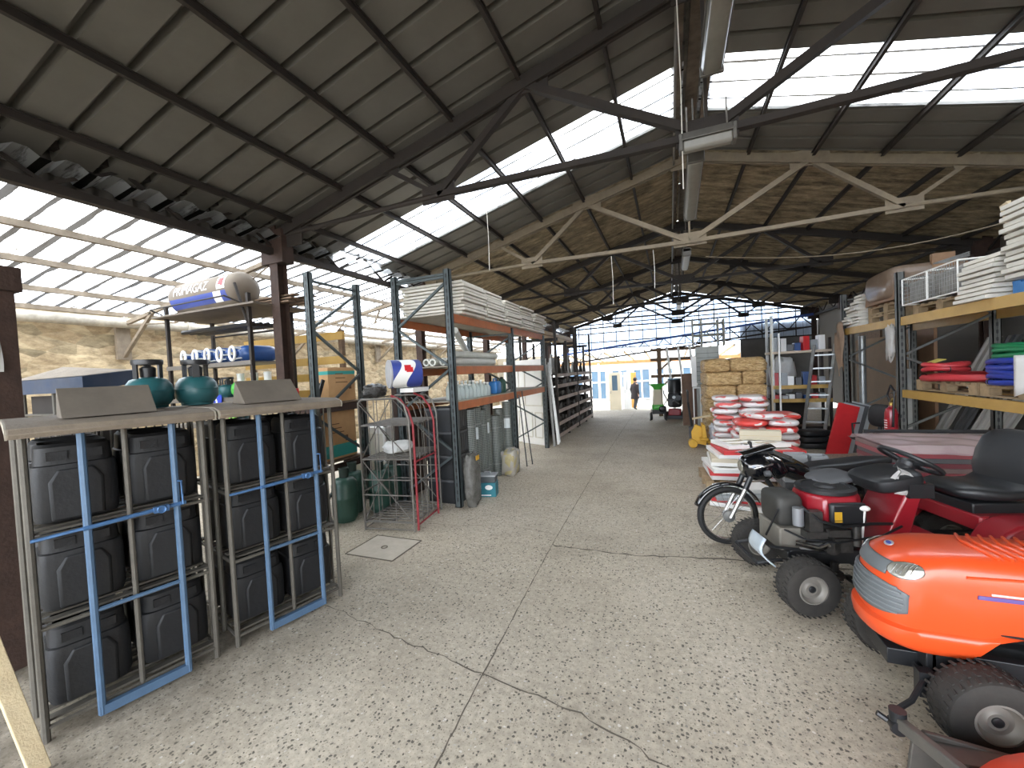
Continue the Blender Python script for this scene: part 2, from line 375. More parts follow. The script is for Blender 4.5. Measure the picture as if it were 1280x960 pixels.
# ------------------------------------------------------------------ camera
H = 1.78
cam = bpy.data.cameras.new('camera'); co = bpy.data.objects.new('camera', cam); col.objects.link(co)
cam.sensor_width = 36; cam.lens = 500/1280*36; cam.clip_start = .02; cam.clip_end = 400
yaw, pit, rol = (math.radians(a) for a in (21.67720193, -1.61223836, -2.85426618))
fwd = Vector((-math.sin(yaw)*math.cos(pit), math.cos(yaw)*math.cos(pit), math.sin(pit))); rt = Vector((math.cos(yaw), math.sin(yaw), 0)); up = rt.cross(fwd)
r2 = math.cos(rol)*rt + math.sin(rol)*up; u2 = -math.sin(rol)*rt + math.cos(rol)*up
co.matrix_world = Matrix(((r2.x, u2.x, -fwd.x, 0), (r2.y, u2.y, -fwd.y, 0), (r2.z, u2.z, -fwd.z, H), (0, 0, 0, 1)))
sc = bpy.context.scene; sc.camera = co
sc.view_settings.view_transform = 'Standard'; sc.view_settings.look = 'None'; sc.view_settings.gamma = 1; sc.view_settings.use_curve_mapping = False
sc.view_settings.exposure = EXPOSURE if 'EXPOSURE' in globals() else 0.0
sc.cycles.max_bounces = 10; sc.cycles.diffuse_bounces = 6; sc.cycles.transparent_max_bounces = 24; sc.cycles.sample_clamp_indirect = 6

# ------------------------------------------------------------------ sky
w = bpy.data.worlds.new('sky'); sc.world = w; w.use_nodes = True; nt = w.node_tree
bg = nt.nodes['Background']; tc = N(nt, 'ShaderNodeTexCoord'); mp = N(nt, 'ShaderNodeMapping'); mp.inputs['Scale'].default_value = (1, 1, 2.2); nt.links.new(tc.outputs['Generated'], mp.inputs[0])
n = N(nt, 'ShaderNodeTexNoise', Scale=2.2, Detail=7.0, Roughness=.6); nt.links.new(mp.outputs[0], n.inputs['Vector'])
r = ramp(nt, [(.40, (.62, .76, .98, 1)), (.56, (1, .99, .96, 1))], n.outputs['Fac'])
nt.links.new(r.outputs[0], bg.inputs[0]); bg.inputs[1].default_value = SKY if 'SKY' in globals() else 4.0
# ================================================================== SETTING
XL, XR, RX, RZ, SL = -4.96, 5.70, .37, 5.22, .256
Y0, Y1 = -4.5, 20.6
zr = lambda x: RZ - SL*abs(x-RX)
# floor, ramp and yard
mb = MB()
mb.box(-9.3, -6, -.3, 6.2, 17, 0)
struct(mb.build('floor', FLOOR, smooth=False))
mb = MB(); mb.add([(-9.3,17,0),(6.2,17,0),(6.2,22,-.6),(-9.3,22,-.6),(-9.3,17,-.4),(6.2,17,-.4),(6.2,22,-1),(-9.3,22,-1)],[(0,1,2,3),(4,7,6,5),(0,4,5,1),(2,6,7,3),(1,5,6,2),(0,3,7,4)])
struct(mb.build('floor_ramp', M('pale_concrete', '#8f887b', .8, 0, .1, 2), smooth=False))
struct(MB().box(-40, 22, -1, 40, 60, -.6).build('ground', M('yard_concrete', '#8f8a7e', .85, 0, .1, 1), smooth=False))
struct(MB().box(-40, -40, -1, 40, -6, -.02).build('ground', M('yard_concrete', '#c6c1b6'), smooth=False))
# joints and cracks in the floor: narrow grooves filled with dirt
CRK = M('crack_dirt', '#5f574c', .95, 0, .3, 30)
def crack(pts, wd, seed, amp=.02, name='floor_joint'):
    rr = random.Random(seed); P = []
    for a, b in zip(pts, pts[1:]):
        n = max(2, int((Vector(b)-Vector(a)).length/.06))
        for i in range(n):
            t = i/n; P.append(((a[0]+(b[0]-a[0])*t)+rr.uniform(-amp,amp), (a[1]+(b[1]-a[1])*t)+rr.uniform(-amp,amp)))
    P.append(pts[-1]); vs = []; fs = []
    for i, p in enumerate(P):
        q = P[min(i+1, len(P)-1)]; o = P[max(i-1, 0)]; d = Vector((q[0]-o[0], q[1]-o[1])).normalized(); n = Vector((-d.y, d.x))
        w_ = wd*.75*rr.uniform(.3, 1.2)/2
        vs += [(p[0]+n.x*w_, p[1]+n.y*w_, .0015), (p[0]-n.x*w_, p[1]-n.y*w_, .0015)]
        if i: fs.append((2*i-2, 2*i-1, 2*i+1, 2*i))
    struct(MB().add(vs, fs).build(name, CRK, smooth=False))
crack([(-1.03,1.0),(-1.1,2.07),(-1.19,3.87),(-1.28,7.0),(-1.33,12),(-1.36,17)], .012, 1, .003)
crack([(-1.19,3.87),(-.4,3.86),(.3,3.98),(.9,4.05),(2,4.1)], .035, 2, .012)
crack([(-3.2,4.05),(-2.4,4.1),(-1.8,4.25),(-1.2,4.15)], .008, 3, .012)
crack([(-2.6,2.35),(-1.9,2.2),(-1.1,2.07),(-.5,1.98),(.1,1.75),(.5,1.8),(1.3,1.75)], .012, 4, .014)
crack([(-1.25,6.2),(0,6.1),(1.2,6.0)], .008, 5, .01)
crack([(-1.3,9.3),(.4,9.2)], .008, 6, .01)
mh = MB()
mh.box(-3.17,3.13,0,-2.60,3.60,.003)
o = struct(mh.build('floor_hatch_plate', M('hatch_concrete', '#b3aa9b', .8, 0, .12, 8), smooth=False))
f = MB()
for a, b in (((-3.18,3.12),(-2.59,3.12)),((-2.59,3.12),(-2.59,3.61)),((-2.59,3.61),(-3.18,3.61)),((-3.18,3.61),(-3.18,3.12))): f.bar((*a,.002),(*b,.002),.014,.005)
f.ring((-2.88,3.36,.004),.03,.006)
f.build('hatch_frame', CRK, o)

# walls
mb = MB(); mb.sheet(lambda u, v: (-9+.10*noise.noise((u*40, v*5, 1)), Y0+(Y1-Y0)*u, 3.12*v+ (.04*noise.noise((u*30,0,3)) if v == 1 else 0)), 160, 16)
struct(mb.build('wall_left', STONE))
struct(MB().box(5.86, Y0, 0, 6.0, Y1, 3.95).build('wall_right', M('grey_rendered_wall', '#77736c', .9, 0, .2, 1.2, dirt=.5, dirtc='#4c4741', dscale=1.2), smooth=False))
gut = MB(); gut.tube([(-8.8,Y0,2.98),(-8.8,Y1,2.98)], .09, 12)
for y in range(-4, 21, 3): gut.ring((-8.8,y,2.98),.105,.02,'Y',14,6); gut.box(-8.95,y-.02,2.94,-8.85,y+.02,3.02)
struct(gut.build('trim_1', M('dusty_pipe', '#b9b0a0', .7, 0, .2, 9, dirt=.5)))

# roof sheets
def profile(y0, y1, kind):
    P = []
    if kind == 'rib':
        p = .333; y = y0
        while y < y1-1e-4:
            e = min(y+p, y1); P += [(y,.0),(min(y+.012,e),.085),(min(y+.058,e),.085),(min(y+.07,e),0),(min(y+.215,e),0)]; y += p
        P.append((y1, 0))
    elif kind == 'trap':
        p = .30; y = y0
        while y < y1-1e-4: P += [(y,0),(y+.07,.05),(y+.15,.05),(y+.22,0)]; y += p
    else:
        n = int((y1-y0)/.177*6)
        P = [(y0+(y1-y0)*i/n, .028*math.sin(2*PI*(y0+(y1-y0)*i/n)/.177)) for i in range(n+1)]
    return P
def roof_sheet(name, y0, y1, xa, xb, kind, mat, off=.05, zf=zr, gap=True):
    P = profile(y0, y1, kind); vs = []; fs = []
    nx = 6
    for i in range(nx+1):
        x = xa+(xb-xa)*i/nx
        vs += [(x, y, zf(x)+off+dz) for y, dz in P]
    m = len(P)
    for i in range(nx):
        for k in range(m-1): fs.append((i*m+k, i*m+k+1, (i+1)*m+k+1, (i+1)*m+k))
    return struct(MB().add(vs, fs).build(name, mat, smooth=kind == 'wave', ang=60))
SKY_L = glassy('dirty_translucent_sheet', '#eef1f3', .55, .35, 1.0, '#3a352d', (.6,5,1), rib=.30, ribw=.20, ribk=.98, ribo=.72)
SKY_R = glassy('clear_translucent_sheet', '#f3f4f4', .5, .42, .9, '#4a443a', (.7,7,1), rib=.333, ribw=.10, ribk=.98, ribo=.80)
for nm, xa, xb in (('ceiling', XL-.22, RX-.1), ('ceiling', XR+.22, RX+.1)):
    roof_sheet(nm, Y0, 5.14, xa, xb, 'rib', ROOFM)
    roof_sheet(nm, 6.2, 7.27, xa, xb, 'rib', ROOFM, .05)
    roof_sheet(nm, 7.28, Y1, xa, xb, 'wave', FIBRE, .06)
    roof_sheet('window_1' if xa < 0 else 'window_2', 5.14, 6.2, xa, xb, 'rib', SKY_R)
zl = lambda x: 3.66 + .14*(x-XL)
roof_sheet('window_3', Y0, Y1, XL+.2, -9.1, 'trap', SKY_L, .06, zl)
# broken ridge capping: overlapping curved pieces
rc = MB(); y = Y0; k = 0
while y < Y1:
    L = 1.1; z = RZ+.13+.02*(k % 2)
    rc.sheet(lambda u, v, y=y, z=z: (RX-.24+.48*u, y+L*v*1.04, z-.10*abs(2*u-1)**1.5), 6, 1); y += L; k += 1
struct(rc.build('trim_2', M('old_ridge_capping', '#5f584f', .9, 0, .3, 6, dirt=.6, dirtc='#a39a8b')))
rb = MB()
for dx in (-.16, .16): rb.bar((RX+dx,Y0,RZ-.03),(RX+dx,Y1,RZ-.03),.06,.11)
rb.box(RX-.07,Y0,RZ-.03,RX+.07,Y1,RZ+.02)
struct(rb.build('beam', M('rusty_ridge_steel', '#453a30', .85, .1, .4, 5, dirt=.6, dirtc='#7e7263')))
# purlins
PX = [-4.6,-3.72,-2.92,-2.12,-1.33,-.5]
for x in PX + [2*RX-x for x in PX]:
    p = MB(); z = zr(x)
    p.bar((x,Y0,z+.03),(x,Y1,z+.03),.038,.012); p.bar((x,Y0,z),(x,Y1,z),.012,.06); p.bar((x,Y0,z-.03),(x,Y1,z-.03),.038,.012)
    struct(p.build('beam', STEEL_D, smooth=False))
# trusses
def truss(Y, mat):
    t = MB(); E_, A_, Nn, K, Cn, R_ = (XL,3.80),(-3.02,zr(-3.02)-.10),(-2.37,3.83),(-1.29,4.72),(RX,3.79),(RX,zr(RX)-.07)
    def mir(p): return (2*RX-p[0], p[1])
    P = lambda p, dy=0: (p[0], Y+dy, p[1])
    for f in (lambda p: p, mir):
        for dy in (-.035, .035):
            t.bar(P(f(E_),dy),P(f(R_),dy),.035,.13)
        t.bar(P(f(Nn)),P(f(K)),.07,.07); t.bar(P(f(Nn)),P(f(A_)),.05,.05)
        t.bar(P(f(K)),P(f(Cn)),.075,.075); t.tube([P(f(E_)),P(f(Nn))],.032,8); t.bar(P(f(Nn)),P(f(Cn)),.07,.06)
        for c, w_, h in ((f(Nn),.42,.2),(f(K),.5,.24),(f(A_),.26,.16)): t.cbox((c[0],Y,c[1]+(.04 if c[1] > 4 else .02)),(w_,.014,h))
        t.cbox((f(E_)[0]+(.2 if f(E_)[0] < 0 else -.2),Y,3.80),(.55,.02,.34))
    t.cbox((RX,Y,3.83),(.5,.016,.22)); t.cbox((RX,Y,zr(RX)-.12),(.5,.016,.24)); t.bar(P(Cn),P(R_),.03,.03)
    return struct(t.build('roof_truss_beam', mat, smooth=False))
TY = [.7-3.3, .7, 4, 7.3, 10.6, 13.9, 17.2, 20.5]
for i, y in enumerate(TY): truss(y, STEEL_T if i == 3 else STEEL_D)
for X, zb in ((XL, 3.58), (XR, 3.58)):
    e = MB()
    e.bar((X,Y0,3.98),(X,Y1,3.98),.10,.09); e.bar((X,Y0,zb),(X,Y1,zb),.09,.08)
    y = .7-3.3*2
    while y < Y1:
        for k in range(3):
            a = y+1.1*k
            e.bar((X,a,zb+.03),(X,a+.55,3.95),.03,.03); e.bar((X,a+.55,3.95),(X,a+1.1,zb+.03),.03,.03)
        y += 3.3
    struct(e.build('beam', STEEL_D, smooth=False))
    for yy in TY[1:]:
        p = MB(); p.box(X-.075,yy-.075,0,X+.075,yy-.062,3.95); p.box(X-.075,yy+.062,0,X+.075,yy+.075,3.95); p.box(X-.01,yy-.065,0,X+.01,yy+.065,3.95)
        p.box(X-.2,yy-.09,3.42,X+.2,yy+.09,3.86); p.box(X-.13,yy-.13,0,X+.13,yy+.13,.02)
        struct(p.build('pillar', RUST, smooth=False))
# dark corrugated closing sheet behind the left lattice girder
cs = MB(); cs.sheet(lambda u, v: (XL-.10+.02*math.sin(2*PI*(Y0+9.6*u)/.15), Y0+9.6*u, 3.60+.48*v), 380, 1)
struct(cs.build('trim_3', M('dark_closing_sheet','#46413b',.8,.1,.35,4,dirt=.5,dirtc='#2c2824'), ang=60))
# lean-to: purlins and thin trusses under the clear roof
for x in (-6.0,-6.95,-7.95,-8.8):
    p = MB(); p.bar((x,Y0,zl(x)),(x,Y1,zl(x)),.06,.07); struct(p.build('beam', M('dusty_lean_to_steel','#8b7d6b',.8,.1,.25,9,dirt=.5,dirtc='#5d5040'), smooth=False))
for yy in (.7,4,7.3,10.6,13.9,17.2):
    p = MB(); a = (-8.9,yy+.05,2.95); b = (XL,yy+.05,3.55)
    p.bar(a,b,.05,.06); p.tube([a,(-7.4,yy+.05,2.86),(-6.2,yy+.05,3.05),b],.014,6); p.bar((-7.4,yy+.05,2.87),(-7.0,yy+.05,3.25),.03,.03); p.bar((-6.2,yy+.05,3.05),(-6.0,yy+.05,3.4),.03,.03)
    p.bar((-8.9,yy+.05,2.4),(-8.0,yy+.05,3.08),.05,.05); p.cbox((-8.92,yy+.05,2.7),(.06,.2,.7))
    struct(p.build('roof_truss_beam', M('dusty_lean_to_steel','#8b7d6b'), smooth=False))
# far gable glazing, blue girder, canopy over the yard
gl = MB(); nx = 60
for i in range(nx):
    x0 = XL+(XR-XL)*i/nx; x1 = XL+(XR-XL)*(i+1)/nx; d = .03*(i % 2)
    gl.add([(x0,20.62+d,2.75),(x1,20.62+d,2.75),(x1,20.62+d,zr(x1)+.05),(x0,20.62+d,zr(x0)+.05)],[(0,1,2,3)])
struct(gl.build('window_4', glassy('blue_tinged_sheet','#c9d6e6',.22,.20,.9,'#6f8296',(7,1,.35)), smooth=False))
gb = MB()
for z in (2.75,3.1,3.55,4.0,4.45,4.9):
    h = max(.2,(RZ-z)/SL); gb.bar((max(XL,RX-h),20.56,z),(min(XR,RX+h),20.56,z),.03,.05)
for i in range(1,17):
    x = XL+(XR-XL)*i/17; gb.bar((x,20.57,2.75),(x,20.57,zr(x)),.035,.04)
struct(gb.build('window_frame', STEEL_D, smooth=False))
bt = MB(); a = (-5.2,20.2,2.55); b = (5.6,20.2,3.6)
za = lambda x, o: 2.55+(x+5.2)*.097-o
bt.bar((-5.2,20.2,za(-5.2,0)),(5.6,20.2,za(5.6,0)),.1,.09)
struct(bt.build('beam', M('blue_girder','#2f4f96',.5,.1,.1), smooth=False))
bt = MB(); bt.bar((-5.2,20.2,za(-5.2,.5)),(5.6,20.2,za(5.6,.5)),.08,.07)
for k in range(12):
    x = -5.2+.9*k; bt.bar((x,20.2,za(x,.5)),(x+.45,20.2,za(x+.45,0)),.04,.04); bt.bar((x+.45,20.2,za(x+.45,0)),(x+.9,20.2,za(x+.9,.5)),.04,.04)
struct(bt.build('beam', STEEL_D, smooth=False))
cz = lambda y: 2.62-(y-20.8)*.055
cm = MB(); vs = []
cm.sheet(lambda u, v: (-9+15*u, 20.8+6.0*v, cz(20.8+6*v)+.03*math.sin(u*300)), 200, 4)
struct(cm.build('window_5', SKY_R))
for k in range(16):
    x = -9+k*.98; p = MB(); p.bar((x,20.8,cz(20.8)-.07),(x,26.8,cz(26.8)-.07),.05,.10); struct(p.build('beam', WOOD, smooth=False))
p = MB(); p.bar((-9,26.7,cz(26.7)-.2),(6,26.7,cz(26.7)-.2),.12,.2); struct(p.build('beam', M('warm_timber','#b07a4a',.8,0,.2,5), smooth=False))
for x in (-8,-4.4,-.2,4.5):
    p = MB(); p.bar((x,26.7,-.6),(x,26.7,2.1),.14,.14); struct(p.build('pillar', WHITE, smooth=False))
# building across the yard
fb = MB(); fb.box(-14,29.6,-.6,12,30.2,2.9)
struct(fb.build('wall_far', M('white_facade','#a5a4a0',.8,0,.05,2), smooth=False))
PANE = M('window_pane','#4f6577',.1,0,.15,2)
def yard_window(i, x, z0, z1, w_):
    f = MB(); 
    for xx in (x-w_/2,x,x+w_/2): f.box(xx-.05,29.5,z0,xx+.05,29.6,z1)
    for zz in (z0,(z0+z1)/2+.2,z1): f.box(x-w_/2,29.5,zz-.05,x+w_/2,29.6,zz+.05)
    o = struct(f.build('window_%d' % i, WHITE2, smooth=False)); MB().box(x-w_/2,29.56,z0,x+w_/2,29.59,z1).build('pane', PANE, o, smooth=False)
for i, x in enumerate((-6.6,-4.9,-3.4,-1.9,-.4,1.3)): yard_window(6+i, x, -.5 if i % 2 else .3, 1.6, 1.1)

# left side building end and lean-to end wall
struct(MB().box(-9,20.6,-.4,-6.4,20.75,2.6).build('wall_far', M('pale_boarding','#b9ad98',.85,0,.2,2), smooth=False))
struct(MB().box(3.0,20.75,-.5,6.3,20.9,3.4).build('wall_far', M('dark_boarding','#4d4a46',.85,0,.2,2), smooth=False))

# ------------------------------------------------------------------ ridge lamps and hanging wires
LAMPB = M('lamp_diffuser','#7c7a73',.35,0,.1,6,dirt=.5,dirtc='#5f594f'); LHOUS = M('lamp_housing','#63625f',.5,.4,.15,9,dirt=.4)
def lamp(label, loc, rotz, L, wd, tilt=0):
    t = thing('fluorescent_lamp', label, 'ceiling lamp', loc, rotz, 'lamps hung along the ridge')
    t.rotation_euler = (tilt, 0, rotz)
    b = MB(); b.prism([(-wd/2,0),(wd/2,0),(wd*.32,.07),(-wd*.32,.07)],-L/2,L/2,Matrix(((1,0,0,0),(0,0,1,0),(0,1,0,0),(0,0,0,1)))); b.build('housing', LHOUS, t, bevel=.006)
    d = MB(); d.prism([(-wd*.44,-.004),(wd*.44,-.004),(wd*.36,-.07),(wd*.2,-.085),(-wd*.2,-.085),(-wd*.36,-.07)],-L/2+.03,L/2-.03,Matrix(((1,0,0,0),(0,0,1,0),(0,1,0,0),(0,0,0,1)))); d.build('diffuser', LAMPB, t, bevel=.012)
    for s in (-1,1): MB().box(-wd*.46,s*L/2-.03*(s > 0),-.08,wd*.46,s*L/2+.03*(s < 0),.06).build('end_cap', LHOUS, t, bevel=.006)
    for s in (-.35,.35): MB().tube([(0,s*L,.06),(0,s*L,.7 if L > 1 else .3)],.007,5).build('hanger', STEEL_G, t)
    return t
lamp('long grimy fluorescent lamp hung under the ridge in front of the first truss', (.40,3.0,4.20), 0, 1.5, .19)
lamp('short lamp hung crosswise against the first truss joint', (.36,3.88,3.70), PI/2, .44, .12)
lamp('narrow dusty fluorescent lamp hung just past the first truss', (.30,4.95,3.72), 0, 1.3, .16, math.radians(-6))
lamp('small fluorescent lamp hung between second and third trusses', (.36,8.8,3.86), 0, 1.25, .16)
lamp('distant fluorescent lamp hung in front of the bright far gable', (.33,14.2,3.72), 0, 1.25, .16)
cd = MB(); cd.tube([(RX-.2,Y0,RZ-.16),(RX-.2,Y1,RZ-.16)],.018,6); cd.tube([(RX+.12,Y0,RZ-.2),(RX+.12,5.0,RZ-.2)],.028,8); tag(cd.build('electric_conduit', STEEL_G), 'conduit pipes running along under the roof ridge', 'conduit')
for (x, y, z0, z1, lb) in ((-2.5,5.6,3.35,4.4,'thin wire hanging from roof above the pallet rack'),(.16,3.85,3.3,5.1,'thin cable hanging down beside the crosswise lamp'),(-.9,7.32,2.9,3.75,'thin wire hanging from the pale truss tie'),(-.2,7.32,3.1,3.75,'short wire hanging near middle of the pale truss')):
    tag(MB().tube([(x,y,z0),(x+.01,y,(z0+z1)/2),(x,y,z1)],.005,5).build('hanging_wire', WHITE), lb, 'wire')
pts = [(RX+.3+5.2*i/20, 8.2-1.2*i/20, 3.72-.45*math.sin(PI*i/20)+.15*i/20) for i in range(21)]
tag(MB().tube(pts,.010,6).build('hanging_cable', STEEL_T), 'slack cable sagging across under the roof above the yellow rack', 'cable')
# ================================================================== GAS CAGES (left)
AU = math.atan2(.963, .27)
cu, cv = Vector((.27,.963,0)), Vector((-.963,.27,0))
CO = Vector((-3.05,.95,0))
def cpos(s, d, z=0): return CO + cu*s + cv*d + Vector((0,0,z))
CW, CD, CH = .74, .72, 1.60
def cage(label, s0, wedge=True):
    t = thing('gas_cage', label, 'gas bottle cage', cpos(s0, 0), AU, 'gas bottle cages')
    for x, y in ((0,0),(CW,0),(0,CD),(CW,CD)):
        MB().tube([(x,y,.0),(x,y,CH)], .0165, 8).build('post', CAGE_G, t)
    MB().tube([(.375,.0,.06),(.375,.0,CH)], .014, 8).build('post', CAGE_G, t)
    MB().tube([(-.02,.18,.06),(-.02,.18,CH)], .0165, 8).build('post', CAGE_G, t)
    for z in (.07,.58,1.05):
        r = MB(); r.tube([(0,0,z),(CW,0,z)],.012,6); r.tube([(0,CD,z),(CW,CD,z)],.012,6)
        for x in (0,CW): r.tube([(x,0,z),(x,CD,z)],.012,6)
        r.build('rail', CAGE_G, t)
    for z in (.09,.60,1.07):
        sh = MB()
        for k in range(7): sh.bar((.01,.05+.104*k,z),(CW-.01,.05+.104*k,z),.05,.012)
        sh.build('slatted_shelf', CAGE_G, t)
    b = MB()
    for k in range(1,16): b.tube([(CW*k/16,CD+.005,.08),(CW*k/16,CD+.005,CH)],.006,5)
    for k in range(1,7):
        b.tube([(CW+.004,CD*k/7,.08),(CW+.004,CD*k/7,CH)],.006,5)
    b.build('bar_grille', CAGE_G, t)
    rf = MB(); n = 12
    prof = [(-.11,1.575),(-.12,1.60),(-.105,1.628),(-.02,1.648),(CD+.05,1.652),(CD+.05,1.63),(-.02,1.60)]
    rf.prism(prof, -.045, CW+.045, Matrix(((0,0,1,0),(1,0,0,0),(0,1,0,0),(0,0,0,1))))
    rf.build('roof', DUST, t, bevel=.004)
    for x in (-.0495, CW+.0495):
        MB().prism([(p[0]*.98,p[1]) for p in prof], x-.004, x+.004, Matrix(((0,0,1,0),(1,0,0,0),(0,1,0,0),(0,0,0,1)))).build('roof_end_plate', M('pale_worn_plate','#a79f90',.7,0,.15,20,dirt=.4), t)
    wd = MB(); wd.prism([(.0,1.655),(.24,1.655),(.17,1.82)], .14, .53, Matrix(((0,0,1,0),(1,0,0,0),(0,1,0,0),(0,0,0,1))))
    wd.build('header_sign', M('dusty_grey_sign','#5d564d',.85,0,.15,6,dirt=.4,dirtc='#7a7063'), t, bevel=.003)
    # blue gate
    g = MB()
    for x in (.20,.58): g.tube([(x,-.045,.03),(x,-.045,.75),(x,-.045,1.59)],.0175,8)
    g.bar((.19,-.045,.05),(.59,-.045,.05),.03,.05)
    g.tube([(.20,-.045,.60),(.58,-.045,.60)],.012,6)
    go = g.build('gate', BLUE, t)
    l = MB(); l.tube([(.18,-.06,1.06),(.62,-.06,1.08)],.012,8); l.cbox((.50,-.07,1.075),(.07,.03,.035)); l.ring((.50,-.09,1.075),.018,.006,'Y',12,5); l.tube([(.18,-.05,1.06),(.0,-.03,1.05)],.009,6)
    l.tube([(.585,-.05,1.22),(.60,-.085,1.22),(.60,-.085,1.08),(.585,-.05,1.08)],.006,6)
    l.build('latch', M('worn_blue_latch','#4b6f9a',.4,.4,.2,20), go)
    return t
c1 = cage('grey barred gas cage with blue gate, the one nearest the camera', 0)
c2 = cage('grey barred gas cage with blue gate, the one farther from camera', .86)
pb = MB(); pb.tube([(CW+.05,.30,1.62),(CW+.09,.30,1.3),(CW+.105,.30,.5),(CW+.09,.30,.02)],.015,8)
pb.tube([(CW,.30,.06),(CW+.09,.30,.06)],.012,6); pb.tube([(CW,.02,.58),(CW+.105,.30,.58)],.010,6); pb.tube([(CW,.02,1.05),(CW+.10,.30,1.05)],.010,6)
pb.build('curved_side_bar', CAGE_G, c2)

def cube_bottle():
    t = thing('cube_gas_bottle', 'black cube gas bottle', 'gas bottle')
    b = MB(); R = lambda w, d, z, r=.055: [(sx*(w/2-r)+r*math.cos(q), sy*(d/2-r)+r*math.sin(q), z) for sx, sy, q0 in ((1,1,0),(-1,1,90),(-1,-1,180),(1,-1,270)) for q in (math.radians(q0+a) for a in (0,30,60,90))]
    b.loft([R(.22,.22,0),R(.285,.285,.015),R(.30,.30,.05),R(.30,.30,.24),R(.29,.29,.275),R(.25,.25,.285)])
    b.build('shell', BLACK_D, t)
    p = MB(); p.loft([[(x, -.150-.014*k, z) for x, z in ((-.085-.01*(1-k),.02),(.085+.01*(1-k),.02),(.088+.01*(1-k),.20),(.06,.255),(-.06,.255),(-.088-.01*(1-k),.20))] for k in (0,1)])
    p.build('front_panel', BLACK_D, t, bevel=.008)
    h = MB()
    Q = R(.275,.275,.275,.06); h.loft([Q, R(.265,.265,.36,.06), R(.235,.235,.375,.05), R(.215,.215,.36,.05), R(.225,.225,.28,.05)], cap=False)
    for x in (-.06,.06): h.box(x-.035,-.145,.30,x+.035,-.09,.34)
    h.build('handle_shroud', BLACK_D, t)
    v = MB(); v.lathe([(.035,.28),(.035,.30),(.018,.305),(.018,.33),(.03,.335),(.03,.35)],12); v.build('valve', M('valve_grey','#8d8f90',.4,.6,.1), t)
    return t
cb = cube_bottle(); cb.scale = (1.11,1.0,1.15); first = True
lev = {.107:'lower', .617:'middle', 1.087:'upper'}
for ci, (s0, nm) in enumerate(((0,'cage nearest the camera'),(.86,'cage farther from camera'))):
    for z, ln in lev.items():
        for k, x in enumerate((.187,.561)):
            for r, y in enumerate((.205,.54)):
                lb = 'black cube gas bottle, %s shelf, %s column, %s row of the %s' % (ln, ('left','right')[k], ('front','back')[r], nm)
                lo = cpos(s0+x, y, z); rz = AU + rnd.uniform(-.03,.03)
                if first: cb.location = lo; cb.rotation_euler = (0,0,rz); cb['label'] = lb; cb['group'] = 'black gas bottles in the cages'; first = False
                else: dup(cb, lo, rz, lb, 'black gas bottles in the cages')
# plank leaning beside the first cage
tag(MB().bar((-2.83,.855,.008),(-3.04,.70,1.18),.03,.066,(0,-1,0)).build('timber_plank', WOOD_P, bevel=.003), 'pale stained timber plank leaning beside the cage nearest the camera', 'plank')
# dark column and blue topped cage behind
st = thing('steel_stanchion', 'tall dark brown steel stanchion behind the cage nearest the camera', 'post', (-4.15,1.12,0))
b = MB(); b.box(-.12,-.16,0,-.105,.16,2.62); b.box(.105,-.16,0,.12,.16,2.62); b.box(-.105,-.01,0,.105,.01,2.62); b.build('profile', RUST, st)
MB().box(-.15,-.19,2.48,.15,.19,2.64).build('cap_plate', RUST, st, bevel=.004)
b = MB(); b.sheet(lambda u, v: (.13+.02*math.sin(7*u+3*v), -.12+.2*u, 1.95+.35*v*(1-.4*u)), 4, 5); b.build('torn_film', FILM, st)
bc = thing('gas_cage', 'dusty blue-roofed gas cage standing behind the cage nearest the camera', 'gas bottle cage', (-5.85,1.86,0))
b = MB()
for x in (0,.6,1.2):
    for y in (0,.25): b.tube([(x,y,0),(x,y,1.80)],.02,8)
for z in (.1,.6,1.1,1.6):
    for y in (0,.25): b.tube([(0,y,z),(1.2,y,z)],.012,6)
    for x in (0,1.2): b.tube([(x,0,z),(x,.25,z)],.012,6)
b.build('frame', CAGE_G, bc)
b = MB(); b.add([(-.05,-.06,1.80),(1.25,-.06,1.80),(1.25,.31,1.86),(-.05,.31,1.96),(-.05,-.06,1.93),(1.25,-.06,1.93),(1.25,.31,1.98),(-.05,.31,2.07)],[(0,3,2,1),(0,1,5,4),(1,2,6,5),(2,3,7,6),(3,0,4,7),(4,5,6,7)])
b.build('roof', M('deep_blue_paint','#243a56',.5,.1,.15,8,dirt=.3), bc)
b = MB(); b.add([(-.03,-.05,1.936),(1.23,-.05,1.936),(1.23,.30,1.984),(-.03,.30,2.074)],[(0,1,2,3)]); b.build('dusty_lid', DUST, bc)
MB().box(.03,.04,.12,1.17,.2,1.78).build('back_panel', M('dark_board','#2c2724',.8,0,.2), bc)

def round_bottle(name, cat, mat, R, hb, collar, label, blk=BLACK_P):
    t = thing(name, label, cat)
    MB().lathe([(R*.72,0),(R*.75,.02),(R*.8,.022),(R*.97,.06),(R,.1),(R,hb*.52),(R*1.012,hb*.53),(R*1.012,hb*.57),(R,hb*.58),(R,hb-.10),(R*.93,hb-.055),(R*.75,hb-.02),(R*.45,hb-.004),(.03,hb)],24).build('body', mat, t)
    c = MB()
    if collar == 'guard':
        c.lathe([(.045,hb-.005),(.05,hb+.06),(.03,hb+.075)],14)
        for q in (0.6,2.7,4.8):
            x, y = R*.55*math.cos(q), R*.55*math.sin(q); c.bar((x,y,hb-.03),(x,y,hb+.095),.045,.012,(x,y,0))
        c.lathe([(R*.42,hb+.085),(R*.64,hb+.085),(R*.66,hb+.105),(R*.64,hb+.12),(R*.42,hb+.12),(R*.42,hb+.085)],20)
    else:
        c.lathe([(R*.36,hb-.02),(R*.38,hb+.10),(R*.42,hb+.115),(R*.34,hb+.12),(R*.32,hb-.02)],18); c.lathe([(.028,hb),(.028,hb+.06),(.045,hb+.065),(.045,hb+.09)],10)
    c.build('valve_guard', blk, t)
    return t
